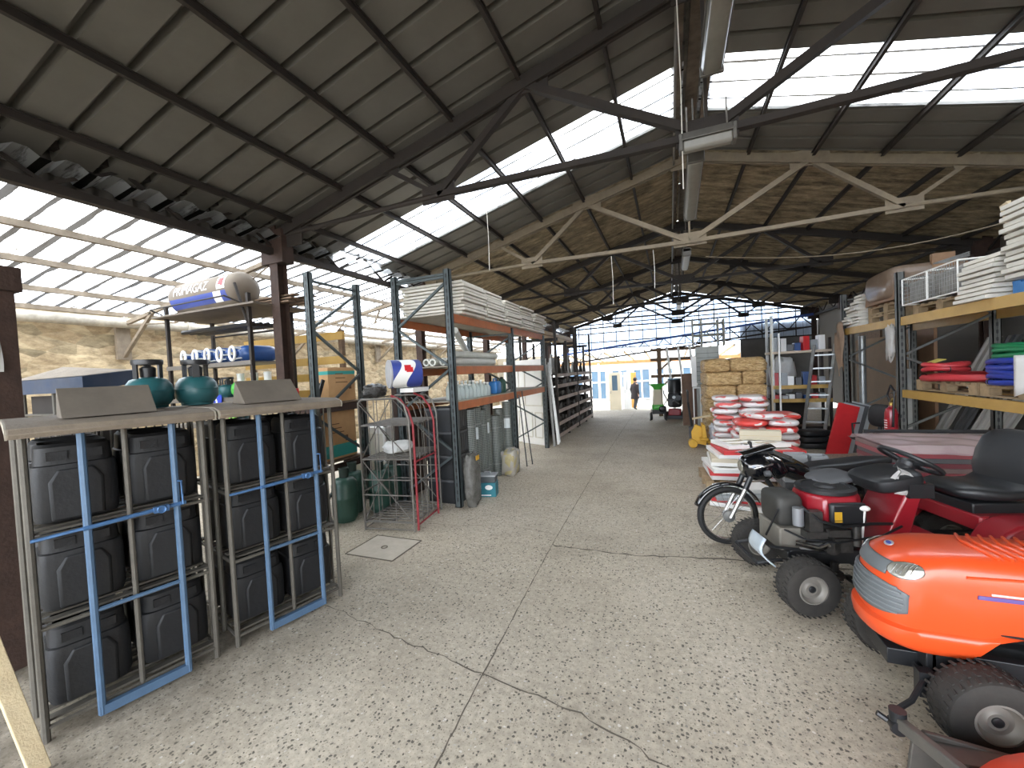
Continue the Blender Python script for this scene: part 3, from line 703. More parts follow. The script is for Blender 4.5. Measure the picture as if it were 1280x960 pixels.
tb = round_bottle('teal_gas_bottle','gas bottle',TEAL,.145,.22,'guard','small dusty teal gas bottle standing on the roof of the nearer cage')
tb.scale = (.93,.93,1.0); tb.location = cpos(.60,.545,1.657); tb['group'] = 'small teal gas bottles'
dup(tb, cpos(.88,.58,1.657), 1.0, 'small dusty teal gas bottle on the farther cage roof, next to its twin')
# folded sticker box on the farther cage's roof
rb_ = thing('parts_box', 'small red and white box on the farther cage roof', 'box', cpos(1.50,.55,1.657), AU+.35)
b = MB(); b.cbox((0,0,.04),(.20,.12,.08)); b.build('box', REDP, rb_, bevel=.002)
b = MB(); b.cbox((.0,-.0612,.05),(.12,.002,.035)); b.build('paper_label', WHITE2, rb_)

# ================================================================== BOTTLE SHELF UNIT with tank sign
SX0, SX1, SY0, SY1 = -7.15, -5.32, 3.80, 4.45
su = thing('bottle_shelf_unit', 'tall steel shelf unit of gas bottles under the lean-to roof', 'shelf unit', (SX0,SY0,0))
W_, D_ = SX1-SX0, SY1-SY0
for x in (0,W_):
    for y in (0,D_): MB().bar((x,y,0),(x,y,3.05),.045,.045).build('leg', STEEL_D, su)
for z in (1.22,1.60,2.10):
    b = MB(); b.box(-.02,-.02,z,W_+.02,D_+.02,z+.02); b.bar((-.02,-.03,z),(W_+.02,-.03,z),.02,.06); b.build('shelf', STEEL_G, su)
b = MB(); b.box(-.1,-.15,2.86,W_+.3,D_+.1,2.885); b.build('top_deck', M('sagging_board','#6b6156',.8,0,.2,6), su)
b = MB()
b.tube([(0,-.02,2.9),(-.02,-.2,2.98),(W_*.9,-.2,3.0),(W_-.05,-.02,2.9)],.012,6); b.tube([(W_,-.02,2.6),(W_-.18,-.05,3.2)],.018,6)
b.tube([(0,D_,2.62),(W_,D_,2.62)],.015,6); b.tube([(W_,0,2.62),(W_,D_,2.62)],.015,6); b.build('guard_rod', STEEL_D, su)
# tank-shaped sign with its lettering
tx0, tx1, tr = -6.93, -5.60, .235
tk = thing('tank_sign', 'tank-shaped PRIMAGAZ advertising sign lying on the shelf unit', 'sign', ((tx0+tx1)/2, 3.95, 2.922+tr))
tk.rotation_euler = (0, math.radians(-1), 0)
L2 = (tx1-tx0)/2; TX = Matrix(((0,0,1,0),(1,0,0,0),(0,1,0,0),(0,0,0,1)))
b = MB(); b.lathe([(tr*.80,-L2-.05),(tr*.95,-L2-.02),(tr,-L2+.02),(tr,L2-.02),(tr*.97,L2+.015),(tr*.85,L2+.06),(tr*.5,L2+.10),(.001,L2+.115)],36,TX); b.build('drum', M('dirty_beige_shell','#75685a',.7,0,.15,5,dirt=.5), tk)
def on_drum(u, v, r): q = -PI/2 + .12 + v/tr; return (u, r*math.cos(q-0)*1.0 if False else r*math.sin(q)*1.0, 0)
def dr(u, v, e=.003):  # v up along the curved face, facing -Y
    q = v/tr; return (u, -(tr+e)*math.cos(q), (tr+e)*math.sin(q))
def band(x0, x1, v0, v1, mat, name, slant=0.):
    m = MB(); m.sheet(lambda u, v: dr(x0+(x1-x0)*u + slant*(v-.5), v0+(v1-v0)*v), 12, 8); m.build(name, mat, tk)
band(-L2+.03, L2-.06, -.20, -.045, M('royal_blue_print','#3f4f96',.5,0,.06), 'blue_band')
m_ = MB(); m_.sheet(lambda u, v: dr(.30+.16*u+.05*v, -.2+.155*v, .0045), 6, 8); m_.build('white_stripe', WHITE2, tk)
text_mesh('PRIMAGAZ', .20, WHITE2, 'lettering', tk, lambda u, v: dr(u-.15, v+.06, .005), bold=.0, sx=.80)
m_ = MB(); m_.sheet(lambda u, v: dr(.44+.17*u, -.02+.19*v, .0045), 4, 6); m_.build('logo_patch', WHITE2, tk)
m_ = MB(); m_.sheet(lambda u, v: dr(.47+.10*u+.01*v, .035+.10*v, .006), 4, 4); m_.sheet(lambda u, v: dr(.53+.045*u, .02+.05*v, .006), 2, 3)
m_.build('logo', REDP, tk)
# blue bottles lying on the shelf
def lying():
    t = thing('lying_gas_bottle','blue gas bottle','gas bottle')
    T2 = Matrix(((1,0,0,0),(0,0,1,0),(0,-1,0,0),(0,0,0,1)))   # bottle axis along local +Y, mouth at -Y
    b = MB(); b.lathe([(.001,.50),(.07,.495),(.105,.46),(.12,.40),(.12,.10),(.105,.05),(.07,.015),(.035,.0),(.03,-.04)][::-1],20,Matrix(((1,0,0,0),(0,0,1,0),(0,1,0,0),(0,0,0,1)))); b.build('body', BLUEC, t)
    c = MB(); c.ring((0,-.075,0),.095,.017,'Y',20,6); 
    for q in (.5,2.6,4.7): c.tube([(.095*math.cos(q),-.07,.095*math.sin(q)),(.07*math.cos(q),.03,.07*math.sin(q))],.013,6)
    c.build('valve_guard', WHITE2, t)
    v = MB(); v.tube([(0,-.04,0),(0,-.07,0)],.02,8); v.tube([(-.02,-.06,0),(.05,-.06,.01)],.012,6); v.build('valve', M('valve_brass','#857a5c',.4,.6,.1), t)
    return t
lb0 = lying()
nms = ('first from its outer end','second from its outer end','in the middle','second from the pillar','nearest the brown pillar')
for i, nm in enumerate(nms):
    lo = (-6.72+.27*i, 3.83+(.0 if i < 4 else .0), 2.121+.12); lb = 'blue gas bottle lying on the upper shelf, %s' % nm
    if i == 0: lb0.location = lo; lb0['label'] = lb; lb0['group'] = 'blue bottles lying on the shelf'; lb0.rotation_euler = (0, 0, -.25)
    else: dup(lb0, lo, 0, lb, 'blue bottles lying on the shelf', rot=(0, .9*i, -.25))
gb_ = round_bottle('green_gas_bottle','gas bottle',GREENE,.13,.23,'ring','green bottle', WHITE2)
gb_['group'] = 'small green bottles on the shelf unit'
for i, (x, nm) in enumerate(((-6.02,'nearest the teal bottles'),(-5.72,'second from the teal bottles'),(-5.44,'behind the brown pillar'))):
    lb = 'small bright green gas bottle on the middle shelf, %s' % nm; lo = (x, 4.1, 1.623)
    if i == 0: gb_.location = lo; gb_['label'] = lb
    else: dup(gb_, lo, .5*i, lb)
for i, (x, y, z, nm) in enumerate(((-6.62,4.1,1.623,'outermost on the middle shelf of the unit'),(-6.32,4.1,1.623,'on the middle shelf, beside the green ones'),(-6.1,4.1,1.243,'on the low shelf behind the blue sign'))):
    dup(tb, (x,y,z), i, 'small teal gas bottle %s' % nm, 'small teal gas bottles', scale=.9)
bs = thing('shelf_sign','small blue sign with white letters on the bottle shelf','sign',(-6.1,3.74,1.56),0)
b = MB(); b.cbox((0,0,0),(.38,.012,.22)); b.build('plate', M('sign_blue','#2440b0',.45,0,.05), bs)
text_mesh('u )', .20, WHITE2, 'lettering', bs, lambda u, v: (u, -.008, v), bold=.008)
tag(MB().box(-5.98,3.86,1.243,-5.86,3.9,1.40).build('price_card', M('lime_card','#8fd35a',.7,0,.05)), 'lime green price card beside the low teal bottle', 'card')
for i in range(4):
    tag(MB().tube([(-7.05+.02*i,3.95+.1*i,2.655),(-5.45+.02*i,3.95+.1*i,2.655)],.033,8).build('black_pipe', BLACK_P), 'black pipe lying across the shelf unit, %s of four' % ('front','second','third','rear')[i], 'pipe', 'black pipes on the shelf unit')
for i in range(6):
    z = 2.889+.045*(i % 3); y = 4.0+.2*(i//3)+.02*(i % 3)
    tag(MB().bar((-5.55+.05*i,y,z+.012),(-4.75+.03*i,y,z+.014),.10,.022).build('scrap_board', WOOD_D), 'weathered scrap board on top of the shelf unit, %s in its heap' % ('lowest front','middle front','top front','lowest rear','middle rear','top rear')[i], 'board', 'scrap boards on the shelf unit')
tag(MB().box(-6.75,3.72,2.888,-5.62,4.25,2.904).build('white_board', WHITE), 'thin pale board under the tank sign', 'board').location = (0,0,-.0)

# ================================================================== SIDE PALLET RACK with cartons
def upright(m, x, y, h, w_=.09, d=.07, axis='y'):
    m.box(x-w_/2,y-d/2,0,x-w_/2+.012,y+d/2,h); m.box(x+w_/2-.012,y-d/2,0,x+w_/2,y+d/2,h); m.box(x-w_/2,y-d/2,0,x+w_/2,y-d/2+.012,h)
    m.box(x-w_/2,y-d/2,0,x+w_/2,y+d/2,.01)
def uprights_frame(parent, p0, p1, h, mat, nbr=5):
    for p in (p0, p1):
        m = MB(); upright(m, p[0], p[1], h); m.build('upright', mat, parent)
        s = MB(); e = []
        for k in range(int(h/.10)-1):
            z = .08+k*.10; e += [(.003,z),(.012,z+.01),(.012,z+.05),(.003,z+.06)]
        s.sheet(lambda u, v: (p[0]+(2*v-1)*e[min(len(e)-1,int(round(u*(len(e)-1))))][0], p[1]-.0365, e[min(len(e)-1,int(round(u*(len(e)-1))))][1]), len(e)-1, 1)
        s.build('perforation', BLACK_P, parent, smooth=False)
    m = MB(); z = .15; a, b = p0, p1; sg = 0; st_ = (h-.3)/nbr
    for k in range(nbr):
        q0, q1 = (a, b) if k % 2 == 0 else (b, a)
        m.bar((q0[0],q0[1],z),(q1[0],q1[1],z+st_),.035,.03); z += st_
    m.bar((a[0],a[1],h-.1),(b[0],b[1],h-.1),.035,.03); m.build('brace', mat, parent)
r1 = thing('side_rack','narrow grey upright rack holding two teal-banded cartons','rack',(-4.3,4.3,0))
uprights_frame(r1,(0,-.42),(0,.43),3.2,RACKB)
for y in (-.42,.43): MB().bar((-.40,y,0),(-.40,y,1.52),.04,.04).build('back_post', STEEL_D, r1)
for z in (.62,1.42):
    for y in (-.42,.43): MB().bar((-.36,y,z),(-.04,y,z),.05,.11).build('beam', RUST, r1)
    MB().box(-.40,-.38,z+.056,.02,.39,z+.075).build('deck', WOOD_D, r1)
    MB().bar((.06,-.42,z),(.06,.43,z),.025,.09).build('tie_beam', RUST, r1)
tf = thing('timber_rail_stand','yellow timber rails on two posts standing behind the bottle shelf unit','frame',(-6.9,4.95,0))
for x in (0,2.05): MB().bar((x,0,0),(x,0,2.6),.07,.07).build('post', WOOD_D, tf)
for z in (1.60,1.86,2.12,2.5): MB().bar((-.1,-.06,z),(2.15,-.06,z),.05,.12).build('rail', YELLOW_B, tf)
def carton(label, loc, d, rz=0, band_top=True):
    t = thing('cardboard_carton', label, 'box', loc, rz, 'cartons with teal bands')
    MB().box(-d[0]/2,-d[1]/2,0,d[0]/2,d[1]/2,d[2]).build('carton', CARD, t, bevel=.004)
    b = MB(); e = .0015; z0, z1 = (d[2]-.10,d[2]-.05) if band_top else (.03,.20)
    b.box(-d[0]/2-e,-d[1]/2-e,z0,d[0]/2+e,d[1]/2+e,z1); b.build('printed_band', TEALB, t)
    p = MB(); PT = Matrix.Rotation(PI/2,4,'Z'); p.T = PT; y = -d[0]/2-.002
    for k in range(3): p.box(-.12,y,d[2]*.55+.06*k,.10-.04*k,y+.001,d[2]*.55+.06*k+.012)
    p.box(.12,y,.35*d[2],.17,y+.001,.35*d[2]+.08); p.build('print', M('brown_print','#6d4d33',.8), t)
    return t
carton('tall cardboard carton with a teal band on the low shelf of the side rack', (-4.50,4.30,.698), (.27,.66,.66), 0, False)
carton('cardboard carton with a teal stripe standing on the upper shelf of the side rack', (-4.50,4.42,1.498), (.27,.50,.48), 0, True)
gbx = thing('grey_bin','grey-green plastic bin beside the tall carton','bin',(-4.86,5.52,0))
MB().loft([[(sx*a,sy*a*.8,z) for sx,sy in ((-1,-1),(1,-1),(1,1),(-1,1))] for a, z in ((.20,0),(.24,.42))]).build('tub', M('bin_grey','#77786a',.6,0,.1), gbx); b = MB(); b.box(-.26,-.21,.42,.26,.21,.45); b.build('rim', M('bin_grey','#77786a'), gbx)
for i in range(4):
    tag(MB().bar((-4.40-.06*i,3.99,1.505),(-4.40-.06*i,4.12,1.51+.30-.05*i),.05,.02,(1,0,0)).build('dark_tile', BLACK_P), 'dark board leaning on the side rack shelf, %s of four' % ('first','second','third','last')[i], 'board', 'dark boards beside the upper carton')
# tall green bottles on the floor
tg = round_bottle('tall_green_gas_bottle','gas bottle',GREEND,.155,.56,'ring','x',M('collar_green','#26332c',.5,0,.1)); tg['group'] = 'tall dark green bottles on the floor'
sp = [(-3.92,3.90,'front one next to the wire trolley'),(-4.13,3.62,'front one beside the farther cage'),(-4.50,3.50,'hidden partly by the farther cage'),(-3.72,4.33,'second back, behind the trolley side'),(-3.80,4.68,'third back behind the trolley'),(-4.07,4.20,'second row, beside the rack upright'),(-4.75,3.22,'behind the farther cage corner')]
for i, (x, y, nm) in enumerate(sp):
    lb = 'tall dark green gas bottle on the floor, %s' % nm
    if i == 0: tg.location = (x,y,0); tg['label'] = lb
    else: dup(tg, (x,y,0), i, lb)
wb = thing('white_appliance','white boxy appliance standing behind the wire trolley','appliance',(-4.30,5.16,0),.05)
MB().box(-.2,-.25,0,.2,.25,1.05).build('body', WHITE2, wb, bevel=.02); MB().box(-.17,-.255,.1,.17,-.25,.95).build('door', WHITE, wb, bevel=.01)

bc2 = thing('tall_cabinet','tall dark brown cabinet standing behind the wire trolley','cabinet',(-3.98,5.0,0))
MB().box(0,0,0,.30,.4,1.98).build('carcass', M('dark_brown_wood','#3a2a23',.6,0,.2,4), bc2, bevel=.004)
for k in range(2): MB().box(.01+.145*k,-.014,.04,.145+.145*k,-.001,1.94).build('door', M('dark_brown_wood','#3a2a23'), bc2, bevel=.003); MB().cbox((.13+.04*k,-.02,1.0),(.012,.015,.05)).build('handle', CHROME, bc2)
# ================================================================== WIRE TROLLEY
tl = thing('wire_trolley','tall grey wire roll trolley with slatted shelves in front of pallet rack','trolley',(-3.44,3.71,0),math.atan2(.09,.63))
TW, TD, TH = .64, .76, 1.55
b = MB()
b.tube([(0,0,0),(0,0,TH-.04),(.05,0,TH),(TW-.14,0,TH),(TW-.05,0,TH-.08),(TW,0,TH-.25),(TW,0,0)],.013,8)
b.tube([(0,TD,0),(0,TD,TH-.04),(.05,TD,TH),(TW-.14,TD,TH),(TW-.05,TD,TH-.08),(TW,TD,TH-.25),(TW,TD,0)],.013,8)
for y in (0,TD):
    for z in (.02,.10,.42,.60,.84,1.24): b.tube([(0,y,z),(TW,y,z)],.008,6)
    for x in (.2,.42): b.tube([(x,y,.10),(x,y,TH)],.006,6)
b.build('end_frame', STEEL_G, tl)
b = MB()
for z in (.02,.10,.46,.84,1.24,TH): b.tube([(0,0,z),(0,TD,z)],.008,6)
for y in (.19,.38,.57): b.tube([(0,y,.02),(0,y,TH)],.006,6)
for z0, z1 in ((.1,.84),(.84,1.55)): b.tube([(0,0,z0),(0,TD,z1)],.007,6); b.tube([(0,TD,z0),(0,0,z1)],.007,6)
for z0, z1 in ((.1,.84),(.84,1.5)): b.tube([(0,0,z1),(TW,0,z0)],.007,6); b.tube([(.0,TD,z1),(TW,TD,z0)],.007,6)
b.build('cross_brace', STEEL_G, tl)
for z in (.10,.84,1.24):
    b = MB()
    for k in range(9): b.tube([(.01,.03+.0875*k,z),(TW-.01,.03+.0875*k,z)],.0085,6)
    for x in (.02,TW/2,TW-.02): b.bar((x,0,z-.012),(x,TD,z-.012),.02,.012)
    b.build('slatted_shelf', STEEL_G, tl)
b = MB()
for y in (.06,.62): b.tube([(TW+.02,y,.0),(TW+.02,y,TH-.32),(TW-.03,y,TH-.14),(TW-.12,y,TH-.02),(TW-.24,y,TH+.03)],.014,8)
for z in (.06,.80): b.tube([(TW+.02,.06,z),(TW+.02,.62,z)],.011,6)
g = b.build('gate', REDD, tl); g['label'] = 'dull red curved tubular gate'
b = MB()
for y in (.2,.34,.48): b.tube([(TW+.012,y,.06),(TW+.012,y,TH-.3),(TW-.04,y,TH-.12),(TW-.13,y,TH-.01)],.006,6)
b.build('gate_bar', STEEL_G, g)
for x in (.03,TW-.03):
    for y in (.05,TD-.05):
        pass
ds = thing('drum_sign','short blue and white drum with a red emblem on the wire trolley','drum',(-3.06,4.12,1.835),0)
DT = Matrix(((.35,0,.94,0),(.94,0,-.35,0),(0,1,0,0),(0,0,0,1)))
DT = Matrix.Rotation(math.radians(50),4,'Z') @ Matrix.Rotation(PI/2,4,'Y')
b = MB(); b.lathe([(.15,-.19),(.165,-.185),(.17,-.17),(.17,.17),(.16,.185)],28,DT); b.build('shell', NAVY, ds)
MB().lathe([(.172,-.20),(.176,-.19),(.172,-.175),(.150,-.18),(.150,-.192),(.001,-.192)],28,DT).build('rim', M('pale_grey_cap','#a8a8aa',.5,0,.08), ds)
b = MB(); b.sheet(lambda u, v: tuple(DT @ Vector((.1715*math.cos(2*PI*v), .1715*math.sin(2*PI*v), -.12+.17*u+.06*math.sin(4*PI*v)))), 6, 40); b.build('white_stripe', WHITE2, ds)
def dsp(a, z, r=.174): return tuple(DT @ Vector((r*math.cos(a), r*math.sin(a), z)))
b = MB(); b.sheet(lambda u, v: dsp(PI*1.30+.45*v, -.035+.08*u), 4, 6); b.sheet(lambda u, v: dsp(PI*1.36+.35*v, -.015+.08*u), 4, 6); b.build('emblem', REDP, ds)
tag(MB().cbox((-3.04,4.28,1.627),(.20,.34,.055)).build('foam_block', WHITE2, bevel=.006), 'white foam block under the blue drum', 'block')
b = MB(); b.rbox((-3.36,3.92,1.64),(.24,.34,.16),3,24,12,(0,0,.3),.35,5); tag(b.build('black_film_bundle', M('black_film','#3a3836',.3,0,.3,10,bump=.8), ang=80), 'crumpled black plastic bundle on top of the wire trolley', 'bundle')
b = MB(); b.rbox((-3.2,4.1,.93),(.34,.26,.14),3,20,10,(0,0,.8),.3,9); tag(b.build('white_sack', M('white_sack','#d9d9d6',.6,0,.08,8,bump=.4), ang=80), 'white sack lying on the middle trolley shelf', 'sack')
# ================================================================== ORANGE PALLET RACK (left of aisle)
FX, BX = -2.72, -3.58
r2 = thing('pallet_rack','long grey pallet rack with faded orange beams along the aisle, white panels on top','rack',(-3.15,4.7,0))
dx0, dx1 = BX+3.15, FX+3.15
for i, y in enumerate((0,2.2,4.15)): uprights_frame(r2,(dx0,y),(dx1,y),3.2 if i == 0 else 2.60,RACKB,5)
for z in (1.36,1.85,2.56):
    for x in (dx0,dx1):
        for a, b_ in ((.05,2.15),(2.25,4.1)):
            MB().bar((x,a,z),(x,b_,z),.045,.11).build('beam', ORANGE_B, r2)
for z in (1.36,1.85,2.56):
    MB().box(dx0-.02,.06,z+.056,dx1+.02,4.1,z+.07).build('deck', M('pale_decking','#a39c8e',.8,0,.15,6,dirt=.3), r2)
MB().bar((dx0,0,3.14),(dx1,0,3.14),.04,.03).build('tie_beam', RACKB, r2)
# white panels stacked on top: every panel on its own
def panel_mesh(w_, d_, h_, name):
    m = MB(); m.box(-w_/2,-d_/2,0,w_/2,d_/2,h_*.74); m.box(-w_/2+.05,-d_/2+.05,h_*.74,w_/2-.05,d_/2-.05,h_); return m.build(name, WHITE, bevel=.003)
pp = None; order = ('nearest the camera','second from the camera','middle','fourth from the camera','farthest from camera')
for s in range(5):
    n = (10,10,9,9,8)[s]; y = 5.28+.78*s
    for k in range(n):
        lb = 'white panel on the pallet rack, layer %d up in the stack %s' % (k+1, order[s])
        lb = 'white panel on the pallet rack, stack %s, %s' % (order[s], 'top layer' if k == n-1 else 'bottom layer' if k == 0 else 'layer %d from the bottom' % (k+1))
        if pp is None:
            pp = panel_mesh(1.02,.72,.046,'stacked_panel'); o = pp
        else: o = pp.copy(); col.objects.link(o)
        o.location = (-3.12+rnd.uniform(-.03,.035)-.02*(s % 2), y+rnd.uniform(-.025,.025), 2.633+.0475*k); o.rotation_euler = (0,0,rnd.uniform(-.015,.015))
        tag(o, lb, 'panel', 'white panels on the pallet rack, stack %s' % order[s])
# rolls and tubes on the second shelf
TUBEW = M('milky_plastic_tube','#cfd0c8',.35,0,.1,6,dirt=.3)
for i, (x, y0, z, dy, nm) in enumerate(((-2.86,4.85,1.98,1.5,'front one by the aisle'),(-2.98,4.9,1.985,1.7,'second from the aisle'),(-3.12,4.85,1.98,1.6,'third from the aisle'),(-3.26,4.9,1.985,1.5,'fourth from the aisle'),(-2.92,5.0,2.09,1.6,'on top of the front ones'))):
    r_ = .055
    m = MB(); m.lathe([(r_*.6,0),(r_,0),(r_,dy),(r_*.6,dy),(r_*.6,0)],14,Matrix(((1,0,0,x),(0,0,1,y0),(0,-1,0,z),(0,0,0,1))))
    tag(m.build('plastic_roll', TUBEW), 'milky plastic roll on the middle rack shelf, %s' % nm, 'roll', 'plastic rolls on the middle rack shelf')
m = MB(); m.tube([(-3.45,6.7,2.02),(-2.9,5.15,2.44)],.05,12); tag(m.build('plastic_roll', TUBEW), 'long pale roll sticking up at a slant across the middle rack shelf', 'roll')
# clear bottles on the lower shelf
CLEAR = glassy('clear_bottle','#e7efee',.35,.25,.0,rough=.1)
def jar():
    t = thing('clear_bottle','clear bottle','bottle'); 
    MB().lathe([(.045,0),(.05,.02),(.05,.15),(.03,.19),(.02,.2),(.02,.225)],12).build('glass', CLEAR, t); MB().lathe([(.022,.222),(.022,.245),(.001,.246)],10).build('cap', WHITE2, t); return t
j0 = None
for i in range(18):
    r_, c_ = divmod(i, 9); lo = (-2.80-.13*r_, 4.95+.125*c_, 1.432)
    lb = 'clear bottle on the lower rack shelf, %s row, number %d counting from the first upright' % (('aisle','inner')[r_], c_+1)
    if j0 is None: j0 = jar(); j0.location = lo; j0['label'] = lb; j0['group'] = 'clear bottles on the lower rack shelf'
    else: dup(j0, lo, 0, lb, 'clear bottles on the lower rack shelf', scale=(1,1,rnd.uniform(.8,1.15)))
bb = thing('jerrycan','small blue jerrycan at the far end of the lower rack shelf','jerrycan',(-2.82,6.3,1.432))
b = MB(); b.rbox((0,0,.11),(.16,.22,.22),6,20,10); b.build('body', M('jerrycan_blue','#2f6fae',.4,0,.08), bb); b = MB(); b.tube([(0,-.06,.2),(0,-.05,.26),(0,.05,.26),(0,.06,.2)],.014,8); b.build('handle', M('jerrycan_blue','#2f6fae'), bb); b = MB(); b.cone((0,.085,.2),(0,.085,.25),.025,.02,10); b.build('cap', BLACK_P, bb)
gbag = thing('spray_can','dark green canister beside the blue jerrycan','canister',(-2.82,6.6,1.432)); MB().lathe([(.07,0),(.075,.02),(.075,.2),(.05,.24),(.03,.25)],16).build('body', GREEND, gbag); MB().lathe([(.03,.25),(.03,.28),(.001,.285)],10).build('cap', BLACK_P, gbag)
# rolls of netting standing on the floor
def mesh_mat():
    m, nt, b = nodes('wire_netting_roll'); L = nt.links; tc = N(nt,'ShaderNodeTexCoord')
    br = N(nt,'ShaderNodeTexBrick',Scale=18.0); br.offset = 0; br.inputs['Mortar Size'].default_value = .09; br.inputs['Brick Width'].default_value = .5; br.inputs['Row Height'].default_value = .5
    mp = N(nt,'ShaderNodeMapping'); L.new(tc.outputs['UV'], mp.inputs[0])
    sx = N(nt,'ShaderNodeSeparateXYZ'); L.new(tc.outputs['Object'], sx.inputs[0])
    at = N(nt,'ShaderNodeMath',operation='ARCTAN2'); L.new(sx.outputs[1],at.inputs[0]); L.new(sx.outputs[0],at.inputs[1])
    k = N(nt,'ShaderNodeMath',operation='MULTIPLY'); L.new(at.outputs[0],k.inputs[0]); k.inputs[1].default_value = .14
    cx = N(nt,'ShaderNodeCombineXYZ'); L.new(k.outputs[0],cx.inputs[0]); L.new(sx.outputs[2],cx.inputs[1]); L.new(cx.outputs[0],br.inputs['Vector'])
    br.inputs['Color1'].default_value = lin('#2c302e'); br.inputs['Color2'].default_value = lin('#3a3e3b'); br.inputs['Mortar'].default_value = lin('#7f8580')
    L.new(br.outputs[0], b.inputs['Base Color']); b.inputs['Roughness'].default_value = .45; return m
NET = mesh_mat()
rolls = [(-2.82,5.28,.095,1.52,'by the first upright, behind the boxed tool'),(-3.02,5.37,.085,1.35,'second from the first upright'),(-2.90,5.56,.13,1.42,'thick one behind the teal box'),(-2.92,5.86,.11,1.20,'just past the thick one'),(-2.95,6.12,.09,1.38,'in the middle of the row'),(-2.90,6.38,.10,1.05,'short one past the middle'),(-2.94,6.62,.09,1.15,'last but one along the row'),(-2.84,6.80,.08,1.25,'last one by the second upright')]
for i, (x, y, r_, h_, nm) in enumerate(rolls):
    h_ = min(h_, 1.36 - .04*(i % 3))
    h_ = min(h_, 1.27 + .03*(i % 2))
    t = thing('netting_roll','wire netting roll standing under the rack, %s' % nm,'roll',(x,y,0),0,'rolls of netting under the rack')
    MB().lathe([(r_*.35,.01),(r_,0),(r_*1.01,h_*.5),(r_,h_),(r_*.35,h_-.01),(r_*.3,h_*.5),(r_*.35,.01)],24).build('netting', NET, t)
    q = MB(); 
    for z in (h_*.2,h_*.8): q.ring((0,0,z),r_*1.02,.004,'Z',20,5)
    q.build('tie_wire', GALV, t)
    if i in (2,4,7):
        q = MB(); q.sheet(lambda u, v: ((r_+.006)*math.cos(-1.9+1.4*u),(r_+.006)*math.sin(-1.9+1.4*u),h_*.62+.18*v),6,2); q.build('paper_label', M('paper_label','#c8cfd0',.6,0,.1,20), t)
# wrapped spools further under the rack
for i, (x, y, r_, h_) in enumerate(((-3.25,5.3,.13,1.1),(-3.28,5.75,.14,1.3),(-3.25,6.2,.13,.95))):
    t = thing('cable_spool','dark spool standing behind the netting rolls, %s of three' % ('first','second','third')[i],'spool',(x,y,0),0,'dark spools under the rack')
    MB().lathe([(r_,0),(r_,.03),(r_*.7,.04),(r_*.7,h_-.04),(r_,h_-.03),(r_,h_)],20).build('core', BLACK_P, t); MB().lathe([(r_*.72,.05),(r_*.9,.08),(r_*.9,h_-.08),(r_*.72,h_-.05)],20).build('winding', DGREY, t)
wp = thing('film_wrapped_bundle','low bundle wrapped in clear and shiny film beside the last netting rolls','bundle',(-2.78,6.35-.0,0))
wp.location = (-2.66,6.45,0)
b = MB(); b.rbox((0,0,.22),(.24,.34,.44),4,22,12,(0,0,0),.18,3); b.build('filling', M('yellowish_filling','#a79c74',.6,0,.25,6), wp, ang=80)
b = MB(); b.rbox((0,0,.225),(.26,.36,.46),4,22,12,(0,0,0),.3,6); b.build('film', FILM, wp, ang=80)
# crates and black sack between trolley and rack
def crate(label, loc, d, rz=0):
    t = thing('black_crate', label, 'crate', loc, rz, 'black crates behind the wire trolley'); x, y, z = d
    m = MB()
    for a in (-1,1): m.box(a*x/2-.008,-y/2,0,a*x/2+.008,y/2,z); m.box(-x/2,a*y/2-.008,0,x/2,a*y/2+.008,z)
    m.box(-x/2,-y/2,0,x/2,y/2,.012); m.build('walls', BLACK_P, t)
    r_ = MB()
    for a in (-1,1): r_.box(a*x/2-.015,-y/2-.012,z-.03,a*x/2+.015,y/2+.012,z); r_.box(-x/2,a*y/2-.015,z-.03,x/2,a*y/2+.015,z)
    r_.build('rim', DGREY, t); 
    g = MB()
    for k in range(5): g.box(x/2+.006,-y/2+.03+k*y/5.5,.04,x/2+.012,-y/2+.055+k*y/5.5,z-.05)
    g.build('rib', DGREY, t); return t
for k in range(4): crate('black plastic crate behind the wire trolley, %s in its stack' % ('lowest','second up','third up','topmost')[k], (-3.02,4.98,.335*k), (.46,.36,.33), .02*k)
sk = thing('refuse_sack','clear sack with a yellow sticker leaning on the rack behind the trolley','sack',(-2.545,4.78,0))
b = MB(); b.rbox((0,0,.36),(.17,.30,.72),3,22,14,(0,0,0),.25,11); b.build('sack', M('smoky_film','#5d5c58',.25,0,.3,9,bump=.6), sk, ang=80); b = MB(); b.cbox((.083,.02,.78-.12),(.006,.09,.06)); b.build('sticker', YEL, sk)
# teal tool box on the floor
tb_ = thing('tool_carton','teal and black boxed tool on the floor in front of the netting rolls','box',(-2.55,5.27,0),.22)
b = MB(); b.box(-.13,-.10,0,.13,.10,.205); b.build('carton', TEAL if False else M('carton_teal','#1d6b78',.5,0,.06), tb_, bevel=.003)
b = MB(); b.box(-.125,-.095,.206,.125,.095,.30); b.build('dark_tray', M('tray_grey','#4a4f51',.5,0,.1), tb_, bevel=.01)
b = MB(); b.box(-.135,-.105,.296,.135,.105,.315); b.tube([(-.05,0,.315),(-.04,0,.35),(.04,0,.35),(.05,0,.315)],.009,6); b.build('lid', LGREY, tb_, bevel=.003)
b = MB(); b.prism([(.035*math.cos(a)*1.6, .035*math.sin(a)) for a in [2*PI*k/16 for k in range(16)]],-.002,.0,Matrix(((1,0,0,.03),(0,0,1,-.1005),(0,1,0,.14),(0,0,0,1)))); b.build('printed_mark', WHITE2, tb_); MB().box(-.09,-.102,.02,.06,-.1003,.035).build('printed_line', WHITE2, tb_)
